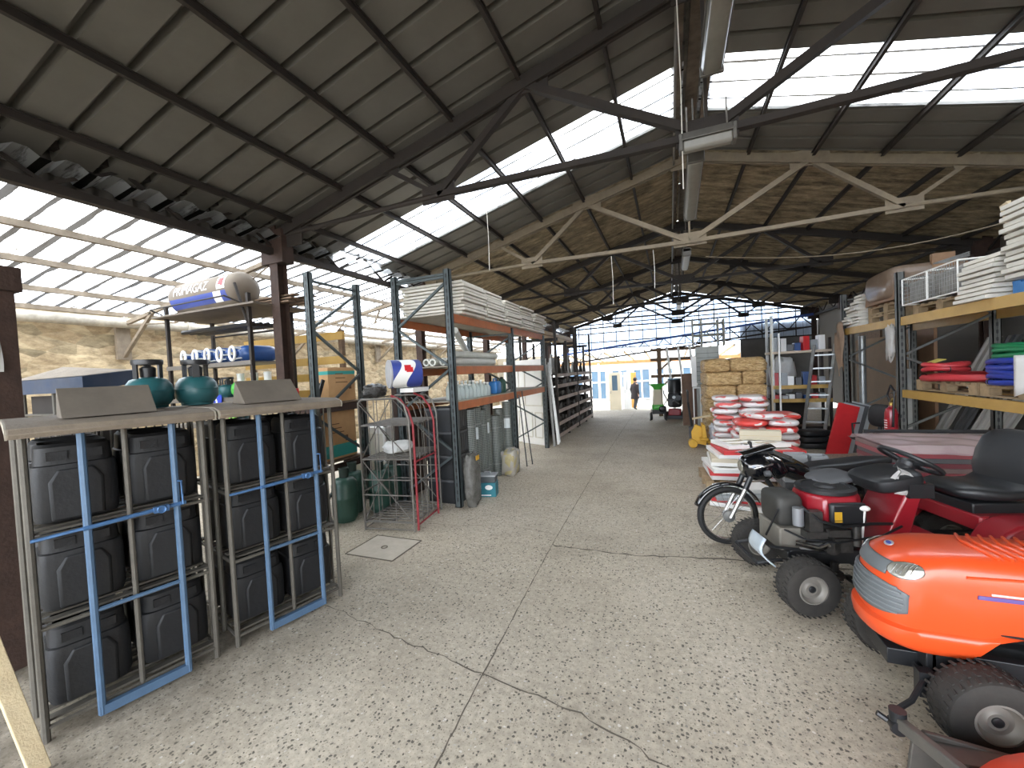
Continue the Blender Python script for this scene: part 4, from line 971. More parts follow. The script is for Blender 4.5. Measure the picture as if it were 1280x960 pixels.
for i, (a, b_) in enumerate((((-2.56,7.0,0.01),(-2.675,7.05,1.36)),((-2.52,7.2,.01),(-2.675,7.22,1.42)))):
    tag(MB().tube([a,b_],.012,8).build('steel_rod', BLACK_P), 'thin black rod leaning on the rack end, %s one' % ('nearer','farther')[i], 'rod', 'black rods leaning on the rack end')

# ================================================================== DOOR LEAVES
def door_leaf(label, p, ang, lean, w_=.83, h_=2.08, glass=False, mat=WHITE2):
    t = thing('door_leaf', label, 'door', p, ang, 'white door leaves leaning together'); t.rotation_euler = (-lean, 0, ang)
    m = MB(); m.box(0,0,.004,w_,.04,h_); m.build('slab', mat, t, bevel=.003)
    f = MB(); 
    for x0, x1, z0, z1 in ((.12,w_/2-.05,.18,.78),(w_/2+.05,w_-.12,.18,.78),(.12,w_-.12,.95,h_-.18)):
        for a, b_ in (((x0,z0),(x1,z0)),((x1,z0),(x1,z1)),((x1,z1),(x0,z1)),((x0,z1),(x0,z0))): f.bar((a[0],-.004,a[1]),(b_[0],-.004,b_[1]),.02,.03)
    f.build('moulding', WHITE, t); return t
ad = math.atan2(-.50,1.0)
for i in range(4):
    door_leaf('white panelled door leaf leaning beyond the pallet rack, %s of four' % ('foremost','second','third','rearmost')[i], (-3.53-.28*i+.033*i,9.44+.14*i+.066*i,0), ad, .03)
for i, (x, y, h_) in enumerate(((-2.62,9.02,1.95),(-2.60,9.28,2.0),(-2.64,9.54,1.9))):
    b = MB(); b.box(0,0,0,.06,.012,h_); b.box(0,0,0,.012,.05,h_)
    o = b.build('metal_profile', GALV, loc=(x,y,0), rotz=.4*i); o.rotation_euler = (-.10,-.08,.2*i); tag(o,'tall grey metal profile leaning beside the door leaves, %s of three' % ('first','second','third')[i],'metal profile','metal profiles beside the doors')

# ================================================================== BAR RACKS
EDGE = M('pinkish_shelf_edge','#b3a095',.7,0,.15,8,dirt=.4)
DARKT = M('dark_tube_steel','#34302d',.6,.3,.3,10)
def bar_rack(label, y0, L):
    t = thing('bar_rack', label, 'rack', (-2.72,y0,0), 0, 'stock racks of steel bars')
    for y in (0,L/2,L):
        for x in (0,-.95): MB().bar((x,y,0),(x,y,3.05 if y != L/2 else 2.6),.06,.06).build('post', STEEL_D, t)
    for z in (.14,.44,.76,1.08,1.40,1.68):
        b = MB(); b.box(-1.0,.03,z-.025,-.03,L-.03,z); b.build('shelf', STEEL_D, t)
        b = MB(); b.box(.033,-.03,z-.07,.045,L+.03,z+.02); b.build('shelf_edge', EDGE, t)
    b = MB()
    for k in range(3): b.bar((-.95,0,.2+k*.9),(0,0,.9+k*.85),.03,.02)
    b.bar((0,0,2.9),(-.95,0,2.9),.04,.04); b.build('brace', STEEL_D, t)
    return t
bar_rack('dark stock rack with pale shelf edges just beyond the door leaves', 9.95, 2.2)
bar_rack('dark stock rack with pale shelf edges at the far end of the left row', 12.4, 2.2)
proto = None
for bi, (y0, nm) in enumerate(((9.95,'nearer'),(12.4,'farther'))):
    for zi, z in enumerate((.14,.44,.76,1.08,1.40)):
        for k in range(8):
            r_ = rnd.uniform(.05,.085); lb = '%s tube end on the %s stock rack, %s shelf, place %d along it' % (('dark','grey')[k % 2 if zi % 2 else 0],nm,('lowest','second','third','fourth','fifth')[zi],k+1)
            if proto is None: proto = MB().lathe([(.7,0),(1,0),(1,.9),(.7,.9),(.68,0)],14,Matrix(((0,0,-1,0),(1,0,0,0),(0,-1,0,0),(0,0,0,1)))).build('steel_tube', DARKT); o = proto
            else: o = proto.copy(); col.objects.link(o)
            o.scale = (rnd.uniform(.85,1),r_,r_); o.location = (-2.74+rnd.uniform(-.06,.05), y0+(.14,.36,.58,.80,1.30,1.52,1.74,1.96)[k]+.05, z+r_+.004)
            tag(o, lb, 'tube', 'tubes lying on the stock racks')
    for k in range(7):
        h_ = rnd.uniform(.2,.45); y = y0+.18+.3*k
        t = MB(); t.cone((0,0,0),(0,0,h_),.07,.05,12); t.cone((0,0,h_),(.03,0,h_+.1),.03,.045,10)
        tag(t.build('pipe_fitting', DARKT if k % 3 else GALV, loc=(-2.9-.2*(k % 2),y,1.684)), '%s pipe fitting standing on top of the %s stock rack, place %d' % ('dark' if k % 3 else 'grey',nm,k+1),'fitting','fittings on top of the stock racks')
for i in range(6): tag(MB().bar((-3.4+.12*(i % 3),10.0,2.70+.12*(i//3)),(-3.4+.12*(i % 3),14.4,2.70+.12*(i//3)),.10,.10).build('timber_beam', YELLOW_B), 'yellowish timber laid along the top of the stock racks, %s %s' % (('lower','upper')[i//3],('inner','middle','outer')[i % 3]),'timber','timbers on the stock racks')
for y in (10.2,12.2,14.2):
    tag(MB().bar((-3.6,y,2.60),(-2.72,y,2.60),.06,.08).build('support_arm', STEEL_D), 'steel arm carrying the yellow timbers, at %s' % ('near end','middle','far end')[(10.2,12.2,14.2).index(y)],'arm')

# ================================================================== FAR END
G0 = -.6
def half_glazed(label, loc, rz, mat, w_=.9, h_=2.1):
    t = thing('display_door', label, 'door', loc, rz)
    m = MB(); m.box(0,0,0,w_,.12,h_*.52); m.box(0,0,h_*.52,.16,.12,h_); m.box(w_-.16,0,h_*.52,w_,.12,h_); m.box(.16,0,h_-.16,w_-.16,.12,h_); m.build('frame', mat, t)
    MB().box(.16,.05,h_*.52,w_-.16,.07,h_-.16).build('pane', PANE, t); MB().cbox((.08,-.02,1.0),(.03,.04,.14)).build('handle', CHROME, t)
    b = MB(); b.box(w_,0,0,w_+.06,.5,h_); b.build('side_panel', WHITE2, t); return t
half_glazed('cream half-glazed door standing on display at the far end', (-3.25,23.0,G0), 0, CREAM, .62)
half_glazed('white half-glazed door standing beside the cream one', (-2.5,23.4,G0), .1, WHITE2, .34)
od = thing('wooden_door','orange-brown wooden door standing behind the walking person','door',(-2.3,24.2,G0),.1)
MB().box(0,0,0,.42,.06,2.05).build('slab', M('orange_wood','#d29a4c',.55,0,.15,4), od); b = MB(); b.box(.06,-.01,.2,.36,0,.9); b.box(.06,-.01,1.1,.36,0,1.9); b.build('moulding', M('orange_wood','#d29a4c'), od)
# person walking away in a dark coat
def skinfig():
    J = {'pelvis':(0,0,.92,.15),'waist':(0,.0,1.08,.14),'chest':(0,-.02,1.28,.17),'neck':(0,-.03,1.46,.06),'head0':(0,-.05,1.55,.085),'head':(0,-.05,1.66,.10),
      'hipL':(.09,0,.88,.105),'kneeL':(.10,-.10,.50,.07),'ankL':(.10,.02,.09,.045),'toeL':(.11,-.14,.035,.04),
      'hipR':(-.09,0,.88,.105),'kneeR':(-.09,-.02,.49,.07),'ankR':(-.09,.14,.10,.045),'toeR':(-.10,.0,.035,.04),
      'shL':(.19,-.02,1.38,.075),'elL':(.24,.03,1.12,.055),'wrL':(.23,-.05,.88,.038),'haL':(.22,-.08,.79,.035),
      'shR':(-.19,-.02,1.38,.075),'elR':(-.24,.05,1.12,.055),'wrR':(-.24,.0,.88,.038),'haR':(-.23,-.02,.79,.035)}
    E_ = [('pelvis','waist'),('waist','chest'),('chest','neck'),('neck','head0'),('head0','head'),('pelvis','hipL'),('hipL','kneeL'),('kneeL','ankL'),('ankL','toeL'),('pelvis','hipR'),('hipR','kneeR'),('kneeR','ankR'),('ankR','toeR'),('chest','shL'),('shL','elL'),('elL','wrL'),('wrL','haL'),('chest','shR'),('shR','elR'),('elR','wrR'),('wrR','haR')]
    for s, d in (('L',1),('R',-1)):
        h = J['ha'+s]
        for k, (fx, fy, L) in enumerate(((.0,-.035,.075),(.0,-.012,.085),(.0,.012,.08),(.0,.033,.065))):
            J['f%s%d' % (s,k)] = (h[0]+fx,h[1]+fy,h[2]-.04,.009); J['g%s%d' % (s,k)] = (h[0]-.012*d,h[1]+fy-.012,h[2]-.04-L*.6,.008)
            E_ += [('ha'+s,'f%s%d' % (s,k)),('f%s%d' % (s,k),'g%s%d' % (s,k))]
        J['t'+s] = (h[0]-.02*d,h[1]-.05,h[2]-.01,.010); E_.append(('ha'+s,'t'+s))
    ks = list(J); me = bpy.data.meshes.new('body'); me.from_pydata([J[k][:3] for k in ks],[(ks.index(a),ks.index(b_)) for a, b_ in E_],[])
    o = bpy.data.objects.new('body', me); col.objects.link(o)
    sm = o.modifiers.new('skin','SKIN'); sv = me.skin_vertices[0].data
    for i, k in enumerate(ks): sv[i].radius = (J[k][3],)*2; sv[i].use_root = (k == 'pelvis')
    ss = o.modifiers.new('sub','SUBSURF'); ss.levels = ss.render_levels = 1
    bpy.context.view_layer.update()
    em = bpy.data.meshes.new_from_object(o.evaluated_get(bpy.context.evaluated_depsgraph_get())); o.modifiers.clear(); o.data = em
    return o
pr_ = thing('person','person walking at the far end in a dark knee-length coat and dark jeans','person',(-1.86,23.0,G0),2.4)
bd = skinfig(); bd.parent = pr_; bd.data.materials.clear(); bd.data.materials.append(M('skin','#b98c72',.6,0,.05)); bd.data.polygons.foreach_set('use_smooth',[True]*len(bd.data.polygons)); bd.data.materials.append(M('dark_jeans','#3c4148',.85,0,.15)); bd.data.materials.append(M('boots','#2b2521',.6))
for p in bd.data.polygons: p.material_index = 2 if p.center.z < .12 else (1 if p.center.z < 1.0 and abs(p.center.x) < .17 else 0)
ct = MB(); ell = lambda rx, ry, z, cy: [(rx*math.cos(2*PI*k/20), cy+ry*math.sin(2*PI*k/20), z) for k in range(20)]
ct.loft([ell(.25,.20,.60,.02),ell(.235,.18,.80,.01),ell(.205,.155,1.08,0),ell(.225,.165,1.28,-.02),ell(.20,.13,1.40,-.02),ell(.10,.09,1.47,-.03),ell(.085,.08,1.52,-.04)],cap=False)
for d in (1,-1): ct.tube([(.18*d,-.02,1.39),(.245*d,.04,1.12),(.235*d,-.03,.87)],[.09,.075,.058],12)
ct.build('coat', M('dark_coat','#2a2426',.85,0,.15,8), pr_, ang=70)
hr = MB(); hr.ball((0,-.035,1.675),(.108,.118,.118),16,10); hr.build('hair', M('dark_hair','#221c18',.7), pr_)
fc = MB(); fc.ball((0,-.155,1.635),(.015,.02,.022),8,6)
for d in (1,-1): fc.ball((.034*d,-.142,1.662),(.012,.008,.008),8,5); fc.ball((.102*d,-.05,1.645),(.012,.022,.03),8,6)
fc.box(-.025,-.146,1.597,.025,-.138,1.604); fc.build('face', M('skin','#b98c72'), pr_)

# garden shredder
sh = thing('garden_shredder','green hopper garden shredder with a cream chute on wheels','shredder',(-.42,13.7,0),.15)
b = MB(); b.loft([[(a*.5*sx,a*.5*sy,z) for sx, sy in ((-1,-1),(1,-1),(1,1),(-1,1))] for a, z in ((.20,1.0),(.26,1.08),(.50,1.18),(.46,1.17),(.22,1.06),(.16,1.0))],cap=False); b.build('hopper', GREENE, sh)
b = MB(); b.loft([[(a*.5*sx,a*.5*sy,z) for sx, sy in ((-1,-1),(1,-1),(1,1),(-1,1))] for a, z in ((.30,.52),(.27,.7),(.22,1.02))]); b.build('chute', CREAM, sh, bevel=.02)
b = MB(); b.rbox((0,0,.44),(.36,.32,.22),5); b.build('cutter_housing', GREENE, sh)
b = MB(); b.cbox((.02,.02,.30),(.42,.36,.14)); b.rbox((.12,-.06,.38),(.24,.24,.2),5); b.tube([(-.2,-.1,.3),(-.26,-.12,.02)],.02); b.tube([(.2,-.15,.3),(.22,-.2,.02)],.02); b.tube([(.2,.1,.5),(.36,.15,.72)],.012); b.build('engine_base', BLACK_P, sh)
for x in (-.2,.24): b = MB(); b.lathe([(.03,-.03),(.11,-.035),(.13,-.015),(.13,.015),(.11,.035),(.03,.03)],18,Matrix(((0,0,1,x),(1,0,0,.12),(0,1,0,.13),(0,0,0,1)))); b.build('wheel', RUBBER, sh)
# black machine with red base
bk = thing('petrol_machine','black upright engine machine with a dark drum and red base','machine',(.10,14.3,0),-.1)
b = MB(); b.box(-.19,-.3,.12,.19,.1,.34); b.build('base_cover', RED, bk, bevel=.03)
b = MB(); b.lathe([(.16,.86),(.21,.88),(.21,1.26),(.19,1.29),(.001,1.30)],24); b.cone((0,0,.70),(0,0,.90),.20,.19,24); b.build('drum', BLACK_P, bk); MB().lathe([(.2,1.285),(.215,1.29),(.215,1.32),(.001,1.33)],24).build('drum_lid', M('slate_blue_lid','#51748b',.4,0,.1), bk)
b = MB(); b.rbox((0,0,.62),(.44,.42,.5),5); b.cbox((-.12,-.24,.55),(.14,.1,.2)); b.cbox((.13,-.22,.7),(.16,.1,.14)); b.cbox((0,-.05,.07),(.5,.5,.10)); b.tube([(-.2,-.2,.6),(-.3,-.35,.85),(-.3,-.4,.95)],.016); b.tube([(.2,-.2,.6),(.26,-.35,.85)],.016); b.build('engine', BLACK_P, bk)
for x in (-.24,.24): b = MB(); b.lathe([(.03,-.04),(.10,-.045),(.12,-.02),(.12,.02),(.10,.045),(.03,.04)],18,Matrix(((0,0,1,x),(1,0,0,-.1),(0,1,0,.12),(0,0,0,1)))); b.build('wheel', RUBBER, bk)
b = MB(); b.tube([(-.15,-.23,.5),(.0,-.26,.62),(.15,-.24,.5)],.02); b.cone((.0,-.25,.72),(.0,-.30,.72),.05,.05,12); b.build('exhaust', GALV, bk)
# timber store
ts = thing('timber_store','wooden post-and-arm timber rack with slanting laths at the far end','rack',(-.36,15.0,0))
for x in (0,1.25): MB().bar((x,0,0),(x,0,2.4),.14,.14).build('post', WOOD_D, ts)
for z in (1.40,1.98,2.32): MB().bar((-.28,-.09,z),(1.4,-.09,z),.07,.10).build('arm', WOOD_D, ts)
b = MB(); b.bar((0,0,1.0),(.5,0,1.4),.06,.06); b.bar((0,0,1.6),(.4,0,1.95),.06,.06); b.build('brace', WOOD_D, ts)
for i in range(4): tag(MB().bar((-.1+.36*i,14.78,2.42),(.12+.36*i,14.58,0),.07,.03,(0,1,0)).build('white_lath', WHITE2), 'white lath leaning on the timber store, %s of four' % ('first','second','third','fourth')[i],'lath','white laths on the timber store')
# pale cabinet and boards behind the bales
pc = thing('tall_grey_cabinet','tall pale grey cabinet standing behind the straw bales','cabinet',(.66,11.9,0))
MB().box(0,0,0,.55,.5,2.22).build('body', M('pale_grey_cabinet','#a9aca6',.55,0,.06,3,dirt=.25), pc, bevel=.01)
for k in range(2): MB().box(.02+.265*k,-.018,.05,.27+.265*k,-.001,2.18).build('door', M('pale_grey_cabinet','#a9aca6'), pc, bevel=.006)
b = MB()
for k in range(8): b.box(.0,-.022,1.2+k*.12,.55,-.018,1.21+k*.12)
b.build('seam', DGREY, pc)
MB().box(-.14,-.2,1.16,-.02,-.14,1.96).build('white_side_board', WHITE2, pc); MB().box(-.06,-.16,1.2,.0,.0,1.26).build('bracket', WHITE2, pc)
b = MB()
for x in (.53,.70): b.box(x,11.66,0,x+.03,11.69,1.15)
b.box(.53,11.66,1.12,.73,11.69,1.15); b.box(.53,11.66,.0,.73,11.69,.03); tag(b.build('white_open_frame', WHITE2), 'white open frame standing below the white board', 'frame')  # plain open white frame, uprights joined by top and bottom bars
for i in range(3): o = MB().box(0,0,0,.5,.035,1.5).build('brown_board', WOOD_D if i else M('brown_board','#7d6353',.8,0,.2), loc=(.30+.03*i,12.6+.07*i,0), rotz=.5); tag(o,'brown board standing on edge behind the pallet truck, %s of three' % ('front','middle','rear')[i],'board','brown boards by the grey cabinet')
sf = thing('scaffold_frame','pale scaffold frames stored upright on the grey cabinet','scaffold',(.60,12.0,2.225))
for k in range(2):
    b = MB(); y = .3*k
    for x in (0,.22,.62,.86-.1): b.tube([(x,y,0),(x,y,.78-.06*(x > .5))],.018,8)
    b.tube([(0,y,.62),(.76,y,.62)],.014,6); b.tube([(0,y,.3),(.76,y,.3)],.014,6); b.tube([(.22,y,.3),(.62,y,.62)],.012,6); b.build('frame', M('scaffold_grey','#9a988c',.6,.2,.15), sf)
# pallet truck
pt = thing('pallet_truck','yellow hand pallet truck with its forks under the straw bales','pallet truck',(.42,9.30,0),.0)
b = MB(); b.prism([(-.05,.10),(.22,.06),(.25,.20),(.18,.42),(.02,.50),(-.06,.34)],-.08,.08,Matrix(((1,0,0,0),(0,0,1,0),(0,1,0,0),(0,0,0,1)))); b.box(.10,-.26,.19,.26,.26,.235); b.prism([(.14,.2),(.24,.2),(.2,.5),(.14,.52)],-.2,.2,Matrix(((1,0,0,0),(0,0,1,0),(0,1,0,0),(0,0,0,1)))); b.build('chassis', YEL, pt, bevel=.01)
for y in (-.20,.20): MB().box(.25,y-.07,.06,1.35,y+.07,.115).build('fork', YEL, pt, bevel=.01)
for y in (-.075,.075): b = MB(); b.lathe([(.02,-.03),(.085,-.03),(.09,-.02),(.09,.02),(.085,.03),(.02,.03)],20,Matrix(((1,0,0,-.03),(0,0,1,y),(0,1,0,.091),(0,0,0,1)))); b.build('wheel', YEL, pt)
b = MB(); b.tube([(-.04,0,.42),(-.10,0,.98)],.024,8); b.cbox((-.04,0,.32),(.12,.12,.24)); b.cone((0,0,.25),(0,0,.46),.045,.045,12); b.build('pump_and_shaft', BLACK_P, pt)
b = MB(); b.tube([(-.10,0,.96),(-.10,-.12,1.06),(-.10,-.12,1.2),(-.11,0,1.22),(-.10,.12,1.2),(-.10,.12,1.06),(-.10,0,.96)],.018,8); b.build('handle', BLACK_P, pt)
# ================================================================== VEHICLES (front = local -X, camera side = local -Y)
def wheel(parent, c, R, w_, rimR, mat_rim, tread=True, name='wheel', steer=0):
    TT = Matrix.Translation(c) @ Matrix.Rotation(steer,4,'Z') @ Matrix.Rotation(PI/2,4,'X')
    b = MB(TT); h = w_/2
    b.lathe([(rimR,-h*.75),(rimR*1.05,-h*.9),(R*.80,-h),(R*.93,-h*.92),(R*.985,-h*.6),(R,-h*.2),(R,h*.2),(R*.985,h*.6),(R*.93,h*.92),(R*.80,h),(rimR*1.05,h*.9),(rimR,h*.75),(rimR,-h*.75)],40)
    if tread:
        n = 34
        for k in range(n):
            for j, zz in enumerate((-.34,-.115,.115,.34)):
                a = 2*PI*(k+(j % 2)*.5)/n
                b.cbox((R*math.cos(a)*1.004, R*math.sin(a)*1.004, zz*w_*1.15), (.016,R*.15,w_*.19),(0,0,a)) if False else b.add(*blk(R,a,zz*w_*1.12,w_*.17,.32*2*PI/n,(.35 if j % 2 else -.35)))
    o = b.build(name, RUBBER, parent, ang=28)
    r_ = MB(TT); r_.lathe([(.018,-h*.4),(rimR*.5,-h*.4),(rimR*.9,-h*.8),(rimR*1.03,-h*.86),(rimR*1.03,h*.86),(rimR*.93,h*.88),(rimR*.84,h*.62),(rimR*.72,h*.50),(rimR*.52,h*.52),(rimR*.40,h*.62),(rimR*.30,h*.60),(.018,h*.60)],32); r_.build('rim', mat_rim, o)
    hb = MB(TT); hb.lathe([(.02,h*.5),(rimR*.24,h*.52),(rimR*.24,h*.68),(rimR*.15,h*.74),(.001,h*.74)],16); hb.build('hub_cap', BLACK_P, o)
    return o
def blk(R, a, z, hw, da, sk):
    vs = []
    for r_ in (R*.985, R*1.014):
        for s, zz in ((-1,-1),(1,-1),(1,1),(-1,1)):
            q = a + s*da*.5 + zz*sk*da*.8; vs.append((r_*math.cos(q), r_*math.sin(q), z+zz*hw*.5))
    return vs, [(0,3,2,1),(4,5,6,7),(0,1,5,4),(1,2,6,5),(2,3,7,6),(3,0,4,7)]
RIMG = M('dusty_grey_rim','#8a867f',.55,.3,.15,10,dirt=.4)
class Hood:
    def __init__(s, lev, xr=.95, corner=.24, n=2.5, arch=None):
        s.lev = lev; s.xr = xr; s.a = corner; s.n = n; s.arch = arch
    def par(s, z):
        L = s.lev
        if z <= L[0][0]: return L[0][1], L[0][2]
        for (z0,f0,w0),(z1,f1,w1) in zip(L, L[1:]):
            if z <= z1:
                t = (z-z0)/(z1-z0); return f0+(f1-f0)*t, w0+(w1-w0)*t
        return L[-1][1], L[-1][2]
    def P(s, u, z, off=0):
        f, w_ = s.par(z); a = s.a; q = abs(u); sg = 1 if u > 0 else -1
        if q > .5: x = f+a+(s.xr-(f+a))*(q-.5)/.5; y = w_*sg
        else:
            ph = q/.5*PI/2; x = f+a-a*max(0,math.cos(ph))**(2/s.n); y = w_*sg*math.sin(ph)**(2/s.n)
        if s.arch: z = max(z, s.arch(x))
        if off:
            e = .01
            p1 = s.P(min(1,u+e), z); p0 = s.P(max(-1,u-e), z); q1 = s.P(u, z+.012); q0 = s.P(u, z-.012)
            t = Vector(p1)-Vector(p0); v = Vector(q1)-Vector(q0); nn = t.cross(v)
            if nn.length > 1e-9:
                nn.normalize(); c = Vector((x-.4, y, 0))
                if nn.dot(c) < 0: nn = -nn
                return (x+nn.x*off, y+nn.y*off, z+nn.z*off)
        return (x, y, z)
    def body(s, mat, parent, name='hood'):
        us = [-1+2*i/64 for i in range(65)]; b = MB()
        secs = [[s.P(u, z) for u in us] for z, f, w_ in s.lev]
        b.loft(secs, cap=False, closed=False)
        n = len(us); top = secs[-1]; vs = top; b.add([p for p in vs], [tuple(range(n))])
        inner = [[(p[0]+.012*(1 if abs(u) < .5 else 0), p[1]*.95, p[2]) for p, u in zip(secs[0], us)]]
        b.loft([secs[0], inner[0]], cap=False, closed=False)
        return b.build(name, mat, parent, ang=50)
    def patch(s, name, mat, parent, u0, u1, z0, z1, off=.004, shape='rect', n=28, m=10):
        b = MB()
        def f(i, j):
            x, y = 2*i-1, 2*j-1
            if shape == 'oval':
                x, y = x*math.sqrt(max(0,1-y*y/2)), y*math.sqrt(max(0,1-x*x/2))
            elif shape == 'soft':
                k = (1-abs(x)**3*.45); y *= k
            return s.P((u0+u1)/2+x*(u1-u0)/2, (z0+z1)/2+y*(z1-z0)/2, off)
        b.sheet(f, n, m); return b.build(name, mat, parent, solid=.006, ang=60)
def seat_parts(t, x0, zs, mat=BLACK_P):
    S = lambda w_, x, z, n=18, e=3.2: [(x, w_*math.copysign(abs(math.cos(2*PI*k/n))**(2/e),math.cos(2*PI*k/n)), z+0*k) for k in range(n)]
    b = MB(); sec = []
    for x, w_, zl, zh in ((x0,.10,zs+.03,zs+.055),(x0+.03,.17,zs+.0,zs+.085),(x0+.12,.215,zs-.02,zs+.10),(x0+.26,.23,zs-.02,zs+.075),(x0+.38,.23,zs-.01,zs+.08),(x0+.46,.22,zs+.02,zs+.14)):
        ring = []
        for k in range(24):
            q = 2*PI*k/24; ring.append((x, w_*math.copysign(abs(math.cos(q))**.6,math.cos(q)), (zl+zh)/2+(zh-zl)/2*math.copysign(abs(math.sin(q))**.6,math.sin(q))))
        sec.append(ring)
    b.loft(sec); b.build('seat', mat, t, ang=60)
    b = MB(); sec = []
    for z, w_, xa, xb in ((zs+.06,.20,x0+.40,x0+.50),(zs+.16,.235,x0+.41,x0+.53),(zs+.28,.24,x0+.44,x0+.57),(zs+.38,.225,x0+.48,x0+.60),(zs+.435,.17,x0+.51,x0+.60),(zs+.45,.10,x0+.54,x0+.59)):
        ring = []
        for k in range(24):
            q = 2*PI*k/24; ring.append(((xa+xb)/2+(xb-xa)/2*math.copysign(abs(math.sin(q))**.6,math.sin(q)), w_*math.copysign(abs(math.cos(q))**.6,math.cos(q)), z))
        sec.append(ring)
    b.loft(sec); b.build('backrest', mat, t, ang=60)
def steering(t, c, tilt, base):
    T = Matrix.Translation(c) @ Matrix.Rotation(tilt,4,'Y')
    b = MB(T); b.ring((0,0,0),.185,.017,'Z',36,10)
    for q in (0.5,PI-.5,PI*1.5): b.tube([(.05*math.cos(q),.05*math.sin(q),-.02),(.18*math.cos(q),.18*math.sin(q),0)],.014,8)
    b.lathe([(.055,-.05),(.06,-.02),(.045,.0),(.001,.004)],20); b.build('steering_wheel', BLACK_P, t)
    b = MB(); b.tube([tuple(T @ Vector((0,0,-.03))), base],[.05,.075],14); b.build('steering_column', BLACK_P, t)
def fenders(t, mat, x0, x1, zt, half=.44):
    b = MB()
    prof = [(x0,.42),(x0+.05,.44),(x0+.14,zt-.06),(x0+.22,zt-.01),(x0+.3,zt),(x1-.15,zt),(x1-.04,zt-.05),(x1,zt-.14),(x1,.40),(x1-.06,.40),(x1-.10,.52),(x1-.22,.60),(x1-.38,.60),(x0+.3,.55),(x0+.2,.44),(x0+.12,.38),(x0,.38)]
    for y0, y1 in ((-half,-half+.20),(half-.20,half)): b.prism(prof, -y1, -y0, Matrix(((1,0,0,0),(0,0,-1,0),(0,1,0,0),(0,0,0,1))))
    b.build('fender', mat, t, bevel=.022)
    b = MB(); b.box(x0+.16,-half+.19,.52,x1-.02,half-.19,zt-.015); b.build('rear_body', mat, t, bevel=.015)
def chassis(t, xr=1.3, xf=-.28):
    b = MB()
    for y in (-.17,.17): b.box(xf,y-.02,.26,xr,y+.02,.36)
    b.box(xf-.02,-.19,.26,xf+.02,.19,.35); b.box(-.2,-.12,.22,.1,.12,.30); b.box(.2,-.2,.2,.9,.2,.27)
    b.build('frame', BLACK_P, t, bevel=.004)
    b = MB(); b.bar((0,-.26,.20),(0,.30,.20),.07,.06); b.tube([(.08,-.3,.17),(.1,.3,.17)],.012,8)
    for y in (-.22,.27): b.tube([(0,y,.14),(0,y,.29)],.025,10); b.bar((0,y,.18),(.12,y*.9,.17),.03,.02)
    b.build('front_axle', M('dark_axle','#2e2c2a',.6,.3,.2), t)

# ---- orange ride-on mower
om = thing('ride_on_mower','bright orange ride-on mower with grey grille and oval headlights','mower',(1.165,2.635,0),math.radians(0))
chassis(om, 1.3, -.06)
lev = [(z_, f_+.01, w_*.82) for z_, f_, w_ in [(.345,-.235,.235),(.36,-.262,.25),(.385,-.285,.265),(.43,-.292,.27),(.452,-.288,.268),(.462,-.262,.252),(.50,-.268,.255),(.60,-.262,.254),(.68,-.245,.250),(.695,-.242,.248),(.74,-.215,.243),(.775,-.165,.228),(.80,-.10,.20),(.815,-.02,.16),(.824,.10,.10),(.828,.2,.04)]]
hd = Hood(lev, .98, .17, 2.3, lambda x: .345 if x < .08 else (.345+.14*min(1,(x-.08)/.10)))
ho = hd.body(ORG, om)
DG2 = M('slate_grille','#5d6163',.45,0,.06)
g = hd.patch('grille', DG2, om, -.40, .40, .495, .655, .005, 'soft')
b = MB()
for z in (.52,.545,.57,.595,.62,.64):
    k = 1-abs((z-.575)/.085)**2*.25; b.tube([hd.P(-.37*k+.74*k*i/30, z+.006*math.sin(i*.0), .011) for i in range(31)], .0055, 6)
b.build('grille_slat', M('slate_slat','#6d7173',.4,0,.05), g)
hd.patch('nose_band', DG2, om, -.21, .21, .685, .745, .004, 'rect')
LENS = M('clear_lens','#7d7a70',.12,.3,.25,20,coat=.8)
for s in (-1,1):
    q = sorted((s*.44, s*.20)); hl = hd.patch('headlight', LENS, om, q[0], q[1], .688, .758, .008, 'oval', 20, 14)
    b = MB()
    for k in range(5): 
        uu = s*(.25+.028*k); b.tube([hd.P(uu, .70+.004*k+.01*j, .012) for j in range(5)], .0016, 5)
    b.build('reflector_rib', CHROME, hl)
b = MB(); b.lathe([(.024,0),(.024,.004),(.001,.005)],20,Matrix.Translation((-.135,0,.792)) @ Matrix.Rotation(math.radians(-24),4,'Y') @ Matrix.Diagonal((.8,1.15,1,1))); em = b.build('badge', M('badge_silver','#c5c6cc',.3,.5,.05), om)
b = MB(); b.lathe([(.017,0),(.017,.002),(.001,.0025)],20,Matrix.Translation((-.137,0,.7955)) @ Matrix.Rotation(math.radians(-24),4,'Y') @ Matrix.Diagonal((.55,1.2,1,1))); b.build('badge_field', NAVY, em)
STP = M('purple_stripe','#5c4a86',.4,0,.05); STW = M('pale_stripe','#d8c9c6',.4,0,.04)
for s in (-1,1):
    hd.patch('stripe', STP, om, *sorted((s*.58,s*1.0)), .645, .662, .003); hd.patch('stripe', STW, om, *sorted((s*.60,s*1.0)), .668, .676, .003)
    hd.patch('vent_slot', BLACK_P, om, *sorted((s*.62,s*.67)), .488, .496, .002, 'oval')
b = MB()
for k in range(8): b.tube([(.20+.045*k,-.15,.815),(.16+.045*k,-.05,.831),(.15+.045*k,.0,.832),(.16+.045*k,.05,.831),(.20+.045*k,.15,.815)],.008,6)
b.build('top_louvre', ORG, om)
b = MB(); b.tube([hd.P(-.55-.45*i/20, .735+.015*math.sin(i*.15), .0) for i in range(21)],.007,6); b.tube([hd.P(.55+.45*i/20, .735+.015*math.sin(i*.15), .0) for i in range(21)],.007,6); b.build('side_ridge', ORG, om)
for s in (-1,1): wheel(om,(.07,-.31,.19) if s < 0 else (-.02,.37,.19),.19,.155,.088,RIMG,steer=.10)
